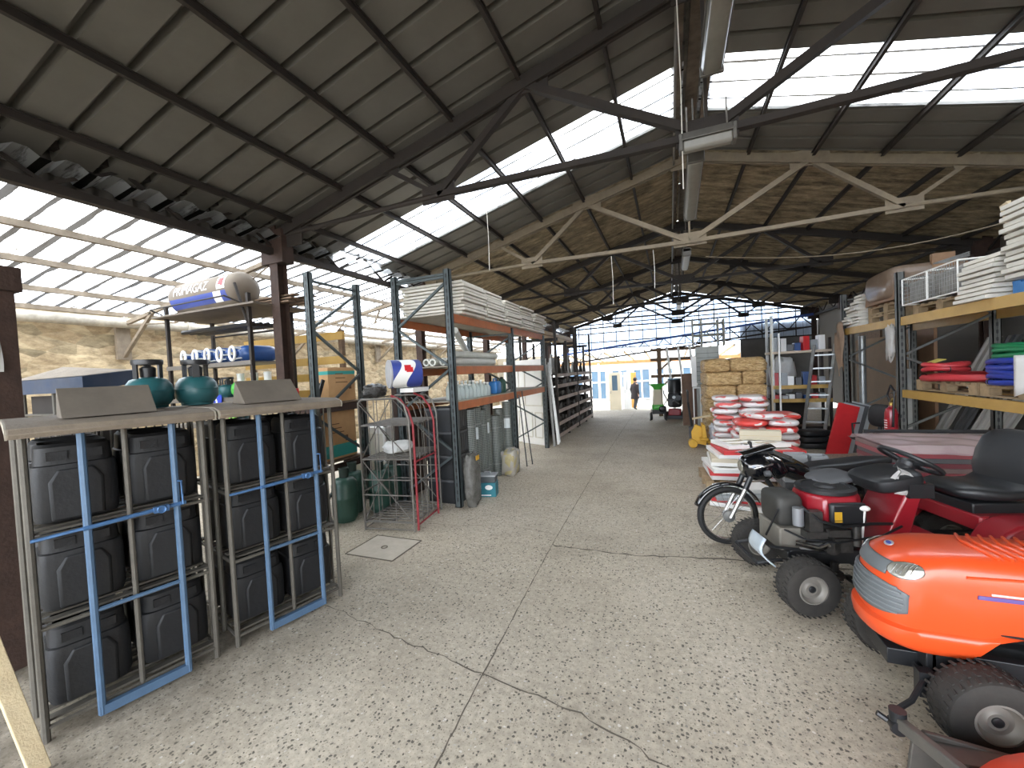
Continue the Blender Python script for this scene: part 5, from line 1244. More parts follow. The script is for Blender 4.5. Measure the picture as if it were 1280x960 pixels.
for s in (-1,1): wheel(om,(1.15,s*.40,.25),.25,.22,.11,RIMG)
b = MB(); b.box(.96,-.22,.36,1.02,.22,.90); b.prism([(.96,.78),(1.10,.88),(1.10,.36),(.96,.36)],-.2,.2,Matrix(((1,0,0,0),(0,0,1,0),(0,1,0,0),(0,0,0,1)))); b.build('dash', BLACK_P, om, bevel=.02)
steering(om,(1.12,0,1.02),.5,(1.02,0,.84)); fenders(om, ORG, 1.0, 1.75, .66); seat_parts(om, 1.25, .70)
b = MB(); b.tube([(-.10,-.22,.24),(-.2,-.34,.20),(-.26,-.36,.16)],.012,8); b.cbox((-.10,-.22,.22),(.06,.05,.12)); b.tube([(-.10,-.22,.24),(-.08,.25,.24),(.1,.1,.2)],.014,8); b.build('steering_linkage', BLACK_P, om)

# ---- detached orange mower deck and its grey arms, closest to the camera
dk = thing('mower_deck','orange-red mower deck with dark grey arms on the floor below the orange mower','mower deck',(1.37,1.68,0),.15)
b = MB(); Rr = lambda r_, z, k=1.25: [(r_*math.cos(2*PI*i/40)*k, r_*math.sin(2*PI*i/40), z) for i in range(40)]
b.loft([Rr(.42,.06),Rr(.43,.10),Rr(.425,.20),Rr(.39,.27),Rr(.31,.315),Rr(.18,.335),Rr(.02,.34)],cap=False); b.build('shell', ORG2, dk, ang=60)
b = MB(); b.lathe([(.10,.335),(.11,.36),(.09,.40),(.02,.41)],20); b.build('pulley_cover', BLACK_P, dk)
b = MB(Matrix.Rotation(-.15,4,'Z'))
b.prism([(-.52,.02),(-.50,.20),(-.46,.235),(-.10,.20),(.0,.12),(.0,.04)],-.405,-.385,Matrix(((1,0,0,0),(0,0,-1,0),(0,1,0,0),(0,0,0,1)))); b.prism([(-.50,.385),(-.06,.395),(-.06,.33),(-.42,.29)],.198,.212); b.build('side_plate', M('dark_grey_iron','#55534f',.6,.3,.15,10,dirt=.3), dk, bevel=.004)
b = MB(Matrix.Rotation(-.15,4,'Z')); b.bar((-.53,.42,.23),(-.40,.08,.27),.035,.05); b.build('lift_arm', M('dark_grey_iron','#55534f'), dk, bevel=.006)
b = MB(Matrix.Rotation(-.15,4,'Z')); b.cone((-.535,.40,.21),(-.535,.45,.21),.028,.028,14); b.cone((-.53,.43,.18),(-.53,.43,.275),.026,.03,12); b.tube([(-.57,.42,.23),(-.60,.43,.245)],.012,8); b.build('pivot_knob', BLACK_P, dk)
for y in (-.32,.35): b = MB(Matrix.Translation((-.38,y*.9,.07)) @ Matrix.Rotation(PI/2,4,'X')); b.lathe([(.02,-.02),(.06,-.025),(.068,0),(.06,.025),(.02,.02)],18); b.build('gauge_wheel', RUBBER, dk)

# ---- red rider stripped of its hood
rm = thing('ride_on_mower','dark red ride-on mower with its hood off and the engine bare','mower',(1.0,3.72,0),math.radians(15))
chassis(rm, 1.3)
b = MB(); b.box(-.33,-.15,.34,-.14,.17,.51); b.build('battery_box', M('dusty_battery_box','#6f6c64',.7,0,.15,8,dirt=.4), rm, bevel=.012)
b = MB(); b.sheet(lambda u, v: (-.50-.06*math.sin(PI*v)+.06*v+.03*u, -.30+.26*u, .49-.20*v-.03*u), 6, 8); b.build('front_guard', M('pale_blue_guard','#bcc7cf',.4,.1,.08), rm, solid=.01)
b = MB()
for y in (-.2,.16): b.tube([(-.1,y,.30),(-.40,y,.29),(-.52,y,.27)],.014,8); 
b.tube([(-.52,-.2,.27),(-.52,.16,.27)],.014,8); b.tube([(-.05,-.2,.35),(-.44,-.21,.40)],.01,6); b.build('front_bar', BLACK_P, rm)
b = MB(); b.rbox((.0,0,.45),(.34,.36,.26),5,24,10); b.build('crankcase', M('engine_grey','#2b2a29',.5,.4,.3,14), rm)
b = MB(); b.loft([[(x*k*.86+.07,y*k*.95,z-.035) for x,y in ((-.20,-.10),(-.12,-.20),(.14,-.20),(.24,-.10),(.24,.12),(.12,.20),(-.12,.20),(-.20,.12))] for k, z in ((1,.60),(1.02,.66),(.98,.75),(.90,.79))]); b.build('blower_housing', RED, rm, bevel=.015)
b = MB(); b.box(-.02,-.235,.56,.22,-.19,.72); b.build('side_cover', BLACK_P, rm, bevel=.02)
b = MB(); b.lathe([(.205,.79),(.215,.795),(.215,.82),(.17,.83),(.165,.822),(.08,.818),(.06,.83),(.001,.832)],32,Matrix.Translation((.08,0,-.035)) @ Matrix.Diagonal((.9,.9,1,1))); b.build('screen_cover', BLACK_P, rm)
b = MB(); b.rbox((-.23,.02,.625),(.20,.30,.25),5,24,10); b.build('muffler', M('sooty_muffler','#3a3936',.6,.3,.2,9), rm, bevel=0)
b = MB(); b.cone((-.22,-.19,.55),(-.22,-.19,.68),.036,.036,16); b.build('oil_filter', M('filter_grey','#85878a',.4,.3,.05), rm)
b = MB(); b.cbox((-.12,-.2,.57),(.09,.06,.18)); b.cbox((-.12,-.2,.49),(.14,.08,.05)); b.cone((.14,-.24,.42),(.14,-.24,.56),.03,.025,12); b.cbox((.05,-.22,.42),(.12,.06,.10)); b.cbox((.02,-.24,.51),(.14,.04,.05)); b.cone((-.02,-.25,.40),(-.02,-.20,.40),.05,.05,16); b.build('carburettor', M('cast_alloy','#4a4845',.45,.5,.35,25), rm)
b = MB(); b.cone((.18,-.22,.40),(.20,-.23,.67),.010,.010,8); b.ball((.20,-.23,.685),(.035,.035,.02)); b.build('dipstick', WHITE2, rm)
b = MB(); b.box(.0,-.238,.60,.05,-.236,.66); b.box(.0,-.238,.585,.05,-.236,.594); b.build('warning_label', YEL, rm)
b = MB(); b.tube([(-.20,-.19,.69),(-.1,-.25,.60),(.05,-.26,.56),(.22,-.25,.58),(.4,-.2,.56)],.011,6); b.tube([(-.3,-.14,.5),(-.2,-.22,.46),(.0,-.27,.45),(.3,-.26,.5),(.45,-.22,.55)],.008,6); b.tube([(-.38,-.05,.42),(-.36,-.12,.56),(-.34,-.16,.66)],.008,6); b.build('hose', BLACK_P, rm)
b = MB(); b.tube([(-.25,-.2,.42),(-.12,-.25,.40),(-.05,-.25,.43)],.02,10); b.build('exhaust_elbow', CHROME, rm)
b = MB(); b.box(-.22,-.21,.37,.0,-.195,.42); b.build('rating_plate', M('plate_grey','#9b9b98',.4,.5,.1,30), rm)
b = MB(); b.prism([(.36,.37),(.56,.86),(.66,.86),(.52,.37)],-.17,.17,Matrix(((1,0,0,0),(0,0,1,0),(0,1,0,0),(0,0,0,1)))); b.build('dash_pedestal', RED, rm, bevel=.015)
b = MB(); b.rbox((.50,0,.84),(.34,.40,.13),4,24,10,(0,-.2,0)); b.box(.52,-.2,.74,.68,-.04,.84); b.build('dash_cowl', BLACK_P, rm)
b = MB(); b.rbox((.24,.19,.80),(.34,.26,.045),3.5,24,8,(.12,-.10,.3)); b.build('loose_cover', DGREY, rm, bevel=0)
steering(rm,(.68,0,.97),.55,(.56,0,.80))
b = MB(); b.sheet(lambda u, v: (.44+.10*u+.02*math.sin(9*v), -.17+.02*math.sin(7*u+5*v), .76+.22*v*(1-.3*u)), 6, 6); b.build('torn_film', FILM, rm)
b = MB(); b.box(.44,-.40,.37,.86,.40,.40); b.prism([(.30,.30),(.44,.37),(.44,.42),(.26,.36)],-.42,-.14,Matrix(((1,0,0,0),(0,0,1,0),(0,1,0,0),(0,0,0,1)))); b.build('footboard', RED, rm, bevel=.012)
fenders(rm, RED, .74, 1.62, .645, .46); seat_parts(rm, .86, .72)
b = MB(); b.box(.92,-.2,.62,1.3,.2,.70); b.build('seat_base', BLACK_P, rm, bevel=.01)
b = MB(); b.add([(.80,-.466,.47),(.90,-.468,.55),(.94,-.468,.52),(.84,-.466,.44)],[(0,1,2,3)]); b.build('yellow_sticker', M('sticker_cream','#d6c488',.5,0,.15,30), rm, solid=.002)
for s in (-1,1): wheel(rm,(-.27,s*.37,.19),.19,.155,.095,RIMG,steer=.06)
for s in (-1,1): wheel(rm,(1.18,s*.36,.255),.255,.22,.11,RIMG)

# ---- motorbike
mk = thing('motorcycle','black motorcycle with chrome spoked wheels parked behind the hoodless red mower','motorcycle',(.467,4.35,0),math.radians(15))
def bike_wheel(c, R, nm):
    T = Matrix.Translation(c) @ Matrix.Rotation(PI/2,4,'X')
    b = MB(T); b.lathe([(R-.048,-.020),(R-.03,-.030),(R-.008,-.022),(R,0),(R-.008,.022),(R-.03,.030),(R-.048,.020),(R-.048,-.020)],48); o = b.build(nm, M('black_tyre','#191919',.75,0,.15,20), mk)
    b = MB(T); b.lathe([(R-.058,-.020),(R-.046,-.024),(R-.044,.0),(R-.046,.024),(R-.058,.020),(R-.055,0),(R-.058,-.020)],48); b.build('rim', CHROME, o)
    b = MB(T)
    for k in range(24):
        a = 2*PI*k/24; d = .35*(1 if k % 4 < 2 else -1); z = .028*(1 if k % 2 else -1); b.tube([(.03*math.cos(a+d*2.5),.03*math.sin(a+d*2.5),z),((R-.056)*math.cos(a),(R-.056)*math.sin(a),0)],.0014,4)
    b.build('spoke', CHROME, o)
    b = MB(T); b.lathe([(.010,-.05),(.035,-.045),(.04,-.025),(.025,-.02),(.025,.02),(.055,.025),(.055,.045),(.01,.05)],20); b.build('hub', GALV, o)
bike_wheel((0,0,.285),.285,'front_wheel'); bike_wheel((1.22,0,.285),.285,'rear_wheel')
b = MB()
for y in (-.075,.075): b.tube([(0,y,.285),(.14,y,.56)],.019,10)
b.build('fork_tube', M('fork_alloy','#b5b3ad',.3,.8,.06), mk)
b = MB()
for y in (-.075,.075): b.tube([(.14,y,.56),(.26,y,.84)],.025,10)
b.bar((.24,-.1,.80),(.24,.1,.80),.05,.03); b.build('upper_fork', BLACK_P, mk)
b = MB(); b.sheet(lambda u, v: ((.305+.02*(1-(2*v-1)**2))*math.cos(math.radians(25+135*u)), -.05+.10*v, .285+(.305+.02*(1-(2*v-1)**2))*math.sin(math.radians(25+135*u))), 24, 6); b.build('front_mudguard', M('gloss_black','#0c0d10',.12,0,.05,4,coat=1.), mk, solid=.004)
GB = MATS['gloss_black']
b = MB(); sec = []
for x, w_, zl, zh in ((.13,.05,.74,.82),(.16,.11,.66,.86),(.24,.15,.63,.89),(.34,.15,.63,.91),(.41,.10,.66,.92)):
    sec.append([(x, w_*math.copysign(abs(math.cos(2*PI*k/20))**.75,math.cos(2*PI*k/20)), (zl+zh)/2+(zh-zl)/2*math.sin(2*PI*k/20)) for k in range(20)])
b.loft(sec); b.build('headlight_cowl', GB, mk, ang=70)
b = MB(); b.lathe([(.001,-.012),(.05,-.008),(.065,.01),(.07,.04)],24,Matrix.Translation((.135,0,.77)) @ Matrix.Rotation(PI/2,4,'Y')); b.build('headlight', LENS, mk)
b = MB(); b.sheet(lambda u, v: (.13+.28*u, -.11+.22*v, .875+.08*u+.02*math.sin(PI*v)), 8, 6); b.build('screen', GB, mk, solid=.005)
for s in (-1,1):
    b = MB(); b.sheet(lambda u, v: (.19+.20*u, s*(.152-.02*abs(u-.5)), .76+.05*u+.02*v), 6, 2); b.build('silver_flash', CHROME, mk, solid=.003)
    b = MB(); b.lathe([(.001,0),(.025,.01),(.03,.05),(.02,.06)],12,Matrix.Translation((.25,s*.20,.74)) @ Matrix.Rotation(PI/2,4,'Y')); b.tube([(.28,s*.1,.74),(.28,s*.2,.74)],.01,6); b.build('indicator', DGREY, mk)
b = MB(); b.tube([(.38,-.36,.92),(.33,-.22,.94),(.27,-.06,.90),(.27,.06,.90),(.33,.22,.94),(.38,.36,.92)],.012,8); b.build('handlebar', BLACK_P, mk)
for s in (-1,1):
    b = MB(); b.tube([(.335,s*.24,.94),(.39,s*.38,.918)],.019,10); b.build('grip', RUBBER, mk)
    b = MB(); b.tube([(.29,s*.2,.935),(.27,s*.28,.93),(.31,s*.38,.90)],.006,6); b.build('brake_lever', CHROME, mk)
b = MB(); b.rbox((.40,0,.80),(.16,.30,.30),4,20,10,(0,-.5,0)); b.build('leg_shield', GB, mk)
b = MB(); sec = []
for x, w_, z, h in ((.30,.06,.84,.16),(.42,.12,.80,.22),(.58,.13,.74,.22),(.72,.10,.68,.18),(.80,.07,.66,.12)):
    sec.append([(x, w_*math.cos(2*PI*k/20), z+h/2*math.sin(2*PI*k/20)) for k in range(20)])
b.loft(sec); b.build('tank', GB, mk, ang=70)
b = MB(); sec = []
for x, w_, z, h in ((.70,.09,.72,.06),(.80,.12,.735,.10),(1.0,.13,.75,.10),(1.2,.12,.78,.09),(1.42,.07,.80,.06)):
    sec.append([(x, w_*math.copysign(abs(math.cos(2*PI*k/20))**.6,math.cos(2*PI*k/20)), z+h/2*math.copysign(abs(math.sin(2*PI*k/20))**.6,math.sin(2*PI*k/20))) for k in range(20)])
b.loft(sec); b.build('seat', BLACK_P, mk, ang=70)
b = MB(); b.tube([(.26,0,.80),(.45,0,.50),(.62,0,.30),(.95,0,.30),(1.05,0,.60)],.022,8); b.tube([(.3,0,.74),(.75,0,.62),(1.3,0,.70)],.02,8)
for y in (-.09,.09): b.tube([(.98,y,.32),(1.22,y,.285)],.016,8); b.tube([(1.15,y,.66),(1.22,y,.29)],.02,8)
b.build('frame', BLACK_P, mk)
b = MB(); b.rbox((.68,0,.38),(.34,.24,.24),4,20,10); b.cone((.52,0,.42),(.42,0,.48),.07,.06,14); b.build('engine', M('engine_alloy','#86857f',.4,.6,.15,16), mk)
b = MB(); b.tube([(.5,-.09,.40),(.55,-.13,.26),(.8,-.14,.24),(1.2,-.15,.32),(1.45,-.15,.36)],[.02,.022,.025,.04,.04],10); b.build('exhaust', CHROME, mk)
b = MB(); b.sheet(lambda u, v: (1.22+(.32)*math.cos(math.radians(20+100*u)), -.06+.12*v, .285+.34*math.sin(math.radians(20+100*u))), 16, 4); b.build('rear_mudguard', GB, mk, solid=.004)
b = MB(); b.tube([(.62,-.1,.26),(.72,-.28,.02)],.012,6); b.build('side_stand', STEEL_G, mk)
# ================================================================== RIGHT SIDE: yellow-beamed pallet rack
RFX, RBX = 3.12, 4.12
r3 = thing('pallet_rack','tall pallet rack with yellow beams, hoses and loaded pallets by the wall','rack',(3.62,7.5,0))
fx, bx = RFX-3.62, RBX-3.62
for y in (-5.8,-3.1,0,2.0):
    uprights_frame(r3,(bx,y),(fx,y),2.95,M('grey_rack_post','#5e5f5c',.55,.3,.15,10),5)
for x in (fx,bx):
    for a, b_ in ((-5.73,-3.17),(-3.03,-.07),(.07,1.93)):
        MB().bar((x,a,2.24),(x,b_,2.24),.05,.12).build('beam', YELLOW_B, r3)
    for a, b_ in ((-5.73,-3.17),(-3.03,-.07)): MB().bar((x,a,1.20),(x,b_,1.20),.05,.11).build('beam', YELLOW_B, r3)
b = MB()
for y in (-3.1,0):
    b.cbox((fx-.052,y,.12),(.012,.13,.24)); 
b.build('post_guard', YELLOW_B, r3)
# pallet prototype
def make_pallet(mat, name='wooden_pallet'):
    t = thing(name,'pallet','pallet'); 
    b = MB()
    for k in range(7): b.box(-.6+.184*k,-.4,.12,-.6+.184*k+.10,.4,.142)
    b.build('top_boards', mat, t)
    b = MB()
    for y in (-.4,-.05,.3): b.box(-.6,y,.10,.6,y+.10,.12); b.box(-.6,y,0,.6,y+.10,.02)
    b.build('stringer_boards', mat, t)
    for y in (-.35,0,.35):
        for x in (-.53,0,.53): MB().box(x-.07,y-.05,.02,x+.07,y+.05,.10).build('spacer_block', mat, t)
    return t
pal = make_pallet(M('pallet_wood','#a58d6c',.85,0,.25,12,bump=.2,dirt=.3)); first_p = [True]
def pallet(loc, rz, label, proto=pal):
    if proto is pal and first_p[0]: first_p[0] = False; pal.location = loc; pal.rotation_euler = (0,0,rz); pal['label'] = label; return pal
    return dup(pal, loc, rz, label)
ZT, ZLo = 2.302, 1.257
pallet((3.62,8.17,ZT), PI/2, 'lower wooden pallet under the film-wrapped carton on the yellow rack')
pallet((3.62,8.17,ZT+.144), PI/2, 'upper wooden pallet right under the film-wrapped carton on the yellow rack')
pallet((3.62,6.80,ZT), PI/2, 'wooden pallet under the wire cages on the top of the yellow rack')
pallet((3.62,6.75,ZLo), PI/2, 'wooden pallet under the red hose on the yellow rack')
pallet((3.62,5.50,ZLo), PI/2, 'wooden pallet under the blue and green hoses on the yellow rack')
bp_ = make_pallet(M('blue_pallet_wood','#3f7fc0',.75,0,.15,10,dirt=.2)); bp_.location = (3.62,5.02,ZT); bp_.rotation_euler = (0,0,PI/2); bp_['label'] = 'blue painted pallet on top of the yellow rack'
# film-wrapped carton
t = thing('wrapped_carton','big brown carton loosely wrapped in shiny film on two pallets','carton',(3.56,8.16,ZT+.29))
b = MB(); b.loft([[(-.42,-.46,0),(.42,-.46,0),(.42,.50,0),(-.42,.50,0)],[(-.40,-.46,.36),(.42,-.46,.40),(.42,.5,.30),(-.40,.5,.24)],[(-.2,-.42,.46),(.4,-.42,.50),(.4,.40,.34),(-.2,.4,.30)]]); b.build('carton', CARDP, t)
b = MB(); b.rbox((0,.02,.265),(.92,1.04,.50),6,26,12,(0,0,0),.10,4); b.build('film', glassy('brownish_film','#b09a86',.45,.15,.4,'#d8cabd',rough=.15), t, ang=80)
b = MB(); b.box(.0,-.50,.40,.25,-.44,.60); b.build('loose_flap', CARDP, t)
# wire cages
def wire_cage(label, loc):
    t = thing('wire_cage', label, 'cage', loc, 0, 'wire cages on the yellow rack'); x, y, h = .40,.29,.36
    b = MB()
    for k in range(13):
        u = -y+2*y*k/12; 
        for s in (-1,1): b.tube([(s*x,u,0),(s*x,u,h)],.003,4)
    for k in range(15):
        u = -x+2*x*k/14
        for s in (-1,1): b.tube([(u,s*y,0),(u,s*y,h)],.003,4)
    for k in range(8):
        z = h*k/7
        for s in (-1,1): b.tube([(s*x,-y,z),(s*x,y,z)],.003,4); b.tube([(-x,s*y,z),(x,s*y,z)],.003,4)
    b.build('mesh', GALV, t)
    b = MB()
    for z in (0,h):
        for s in (-1,1): b.tube([(s*x,-y,z),(s*x,y,z)],.009,6); b.tube([(-x,s*y,z),(x,s*y,z)],.009,6)
    for sx in (-1,1):
        for sy in (-1,1): b.tube([(sx*x,sy*y,0),(sx*x,sy*y,h)],.009,6)
    b.build('rim', WHITE2, t)
    b = MB(); b.rbox((0,0,h*.45),(x*1.9,y*1.85,h*.86),6,22,10,(0,0,0),.12,2); b.build('contents', M('dusty_grey_bags','#8a8783',.7,0,.25,7,bump=.4), t, ang=80); return t
wire_cage('grey wire mesh cage on the yellow rack, beside the rack post', (3.5,7.09,ZT+.155)); wire_cage('grey wire mesh cage on the yellow rack, next to the white panels', (3.5,6.49,ZT+.155))
b = MB()
for k in range(3): b.tube([(3.2,6.2+.0*k,ZT+.55+.02*k),(3.22,6.9,ZT+.62),(3.6,6.9,ZT+.62),(3.6,6.2,ZT+.56)],.008,6)
tag(b.build('wire_rack', GALV), 'bent wire rack lying over the wire cages', 'rack')
# panels on top of the rack
pp2 = None
def flat(label, loc, rz, grp, sx=1, sz=1, mat=None):
    global pp2
    if pp2 is None: pp2 = panel_mesh(.9,.52,.05,'flat_board'); o = pp2
    else: o = pp2.copy(); col.objects.link(o)
    o.location = loc; o.rotation_euler = (0,0,rz); o.scale = (sx,1,sz); return tag(o, label, 'panel', grp)
for k in range(9): flat('white panel in the leaning low stack beside the wire cages, %s' % ('bottom','second','third','fourth','fifth','sixth','seventh','eighth','top')[k], (3.52+rnd.uniform(-.03,.03)-.0,5.92-.012*k,ZT+.002+.051*k), rnd.uniform(-.03,.03), 'panels in the low stack on the yellow rack')
for k in range(13):
    z = ZT+.146+.056*k
    flat('cream board in the tall stack on the blue pallet, %s' % ('bottom','second','third','fourth','fifth','sixth','seventh','eighth','ninth','tenth','eleventh','twelfth','top')[k], (3.55+rnd.uniform(-.03,.03),5.22+rnd.uniform(-.01,.01),z), rnd.uniform(-.03,.03), 'boards on the blue pallet', 1.05, 1.1)
tag(MB().bar((3.20,5.53,ZT+.56),(3.17,5.78,ZT+.50) if False else (3.16,5.6,ZT+.92),.10,.03,(1,0,0)).build('loose_slat', WOOD_P), 'pale slat standing aslant between the panel stacks', 'slat')
for s, (y, n, nm) in enumerate(((8.99,10,'beside the wrapped carton'),(9.29,7,'by the far rack post'))):
    for k in range(n):
        flat('dusty panel in the ragged stack %s, %s' % (nm, ('bottom','second','third','fourth','fifth','sixth','seventh','eighth','ninth','top')[k]), (3.5+rnd.uniform(-.06,.06),y+rnd.uniform(-.01,.01),ZT+.002+.056*k), rnd.uniform(-.03,.03), 'panels in the ragged stack %s' % nm, .9, 1.1).scale.y = .55
b = MB(); b.sheet(lambda u, v: (3.03+.02*math.sin(9*u+6*v), 9.3+.42*u*(1-.3*v), 2.34-.85*v+.10*math.sin(5*u)), 10, 12); tag(b.build('hanging_paper', M('kraft_paper','#9a806a',.8,0,.15,6), solid=.004), 'torn brown paper sheet hanging from the rack end', 'paper')
b = MB(); b.rbox((3.02,7.55,1.95),(.08,.16,.5),3,14,10,(0,0,0),.5,8); tag(b.build('hanging_film', FILM, ang=80), 'crumpled film hanging on the rack post', 'film')
# hoses
def hose(name, label, c, R, r_, n, mat, layers, ell=1.0, sq=.97):
    t = thing(name, label, 'hose', c)
    b = MB(); N_ = 56*layers*n; pts = []
    T_ = layers*n
    for i in range(N_+1):
        a = 2*PI*T_*i/N_; lay = int(min(T_-1, a/(2*PI))); ring = lay % n; lv = lay//n
        rr = R - r_*2.02*ring - .006*math.sin(3*a); z = r_+lv*r_*1.75 + .012*math.sin(2*a+lay)
        pts.append((rr*math.cos(a), rr*ell*math.sin(a), z))
    b.tube(pts, r_, 10); b.build('coil', mat, t)
    for a in (.3,2.4,4.4):
        q = MB(); x, y = (R-r_*n)*math.cos(a), (R-r_*n)*ell*math.sin(a); q.ring((R*math.cos(a),R*ell*math.sin(a),r_*1.02+(layers*n-1)//n*r_*1.75*0),r_*1.0,.006,'X' if abs(math.cos(a)) < .5 else 'Y',18,5); q.build('tie', BLACK_P, t)
    return t
hose('red_hose_coil','thick red hose coil lying flat on the lower pallet nearest the rack post',(3.50,6.74,ZLo+.144),.40,.042,2,M('red_hose','#b8353b',.45,0,.06),1,1.5)
hose('red_hose_coil','smaller red hose coil with a yellow tag lying on the larger red one',(3.33,6.95,ZLo+.264),.19,.030,2,M('red_hose','#c2343a'),2,1.2)
tag(MB().cbox((3.30,7.05,ZLo+.40),(.14,.12,.006),(.1,-.3,.2)).build('hose_tag', M('yellow_tag','#d8c46a',.6)), 'yellow paper tag on the smaller red hose coil', 'tag')
hose('green_hose_coil','green hose coil resting on the big red one behind the blue coil',(3.86,6.25,ZLo+.255),.30,.030,2,M('green_hose','#1f8a58',.42,0,.06),6,1.95)
hose('blue_hose_coil','bright blue hose coil at the front edge of the pallet',(3.30,5.52,ZLo+.146),.17,.030,2,M('blue_hose','#243a9c',.42,0,.06),5,2.9)
tag(MB().sheet(lambda u, v: (3.07-.05*u*(1-u), 5.02+.34*u, ZLo+.45-.30*v-.1*u*v), 8, 6).build('paper_sheet', WHITE2, solid=.003), 'white paper sheet tucked into the blue hose coil', 'paper')
# ribbed sheets leaning behind the rack
RIBS = M('grey_ribbed_sheet','#b3b1ab',.5,.15,.12,5,dirt=.3); RIBD = M('dark_ribbed_sheet','#4a4a4a',.55,.3,.15,5)
for i, (y, dk_) in enumerate(((7.15,0),(6.72,1),(6.30,0),(5.85,0),(5.38,1),(4.95,0),(4.5,1))):
    b = MB(); w_ = .34
    P_ = [(0,0),(.03,.0),(.05,.03),(.09,.03),(.11,0),(.19,0),(.21,.03),(.25,.03),(.27,0),(w_,0)]
    b.loft([[(dz,-x,0) for x, dz in P_],[(dz+.55,-x-.62,1.98) for x, dz in P_]], cap=False, closed=False)
    o = b.build('ribbed_sheet', RIBD if dk_ else RIBS, smooth=False, solid=.004, loc=(4.45,y+2.75,0)); 
    tag(o, '%s ribbed sheet leaning on the wall behind the yellow rack, %s from the rack post' % ('dark' if dk_ else 'grey',('first','second','third','fourth','fifth','sixth','seventh')[i]), 'sheet', 'ribbed sheets behind the yellow rack')
    if o: pass
# lower rack clutter
tag(MB().bar((3.3,8.3,1.12),(4.5,8.6,1.14),.12,.03).build('spare_board', WOOD_D), 'narrow brown board poking out beside the tan plywood', 'board')
pl = MB(); pl.box(4.22,9.9,0,4.26,12.2,2.15); tag(pl.build('plywood_sheet', M('tan_plywood','#83694e',.8,0,.12,1.6,dirt=.2)), 'large tan plywood sheet standing behind the rack posts', 'board')
b = MB(); b.tube([(3.42,9.62,0.02),(3.42,9.6,2.15)],.055,14); tag(b.build('metal_duct', GALV), 'upright metal tube standing by the far rack post', 'tube')
gp = MB(); gp.box(3.18,7.56,0,3.26,7.80,1.55); tag(gp.build('grey_post_board', M('pale_grey_board','#8f8e88',.75,0,.12,5)), 'pale grey board standing against the rack post above the fire extinguisher', 'board')
# fire extinguisher
fe = thing('fire_extinguisher','red fire extinguisher hanging on the rack post','fire extinguisher',(2.96,7.42,.48))
MB().lathe([(.0,0),(.065,.005),(.075,.03),(.075,.44),(.06,.50),(.03,.525),(.025,.55)],24).build('cylinder', RED, fe)
b = MB(); b.cone((0,0,.55),(0,0,.60),.022,.02,12); b.bar((0,0,.61),(-.02,-.12,.66),.022,.016); b.bar((0,0,.59),(-.02,-.11,.60),.022,.012); b.build('valve_head', M('brass','#b59a52',.35,.8,.08), fe)
b = MB(); b.tube([(0,.02,.58),(.0,.10,.70),(0,.0,.84),(0,-.11,.76),(-.02,-.13,.55),(-.02,-.10,.25)],.013,8); b.build('hose', BLACK_P, fe)
b = MB(); b.sheet(lambda u, v: (-.0765*math.cos(-.9+1.8*u), .0765*math.sin(-.9+1.8*u), .12+.25*v), 8, 2); lb_ = b.build('label_panel', M('label_red','#a01824',.4), fe)
b = MB()
for k in range(6): b.sheet(lambda u, v, k=k: (-.078*math.cos(-.6+(1.1-.15*(k % 3))*u), .078*math.sin(-.6+(1.1-.15*(k % 3))*u), .33-.035*k+.014*v), 8, 1)
b.build('printed_line', WHITE2, lb_)
b = MB(); b.cbox((.09,0,.40),(.03,.10,.05)); b.build('bracket', BLACK_P, fe)
# red leaning panels, office chair
for i in range(4):
    o = MB().box(0,-.02,0,.34,.02,.98).build('leaning_board', REDP if i == 0 else LGREY if i % 2 else DGREY, bevel=.003, loc=(2.60+.09*i,8.93+.062*i,0)); o.rotation_euler = (math.radians(-6),math.radians(17),.15)
    tag(o, ('bright red board leaning on edge by the fire extinguisher','pale grey board leaning directly behind the red board','dark grey board leaning second behind the red board','last pale board leaning behind the red board')[i], 'board')
oc = thing('office_chair','black office chair standing by the fire extinguisher','chair',(2.88,7.86,0),.5)
b = MB(); b.lathe([(.03,.05),(.03,.44)],12)
for k in range(5): b.bar((0,0,.08),(.27*math.cos(2*PI*k/5),.27*math.sin(2*PI*k/5),.055),.04,.03)
b.build('pedestal', BLACK_P, oc)
MB().rbox((0,0,.48),(.44,.42,.08),4,22,8).build('seat', BLACK_P, oc)
b = MB(); b.rbox((.18,0,.82),(.06,.38,.36),3,22,10,(0,.1,0)); b.build('backrest', BLACK_P, oc)
b = MB(); b.bar((.1,0,.46),(.20,0,.70),.05,.02); b.tube([(-.05,-.24,.5),(-.05,-.25,.68),(.08,-.25,.68)],.015,8); b.tube([(-.05,.24,.5),(-.05,.25,.68),(.08,.25,.68)],.015,8); b.build('arm', BLACK_P, oc)

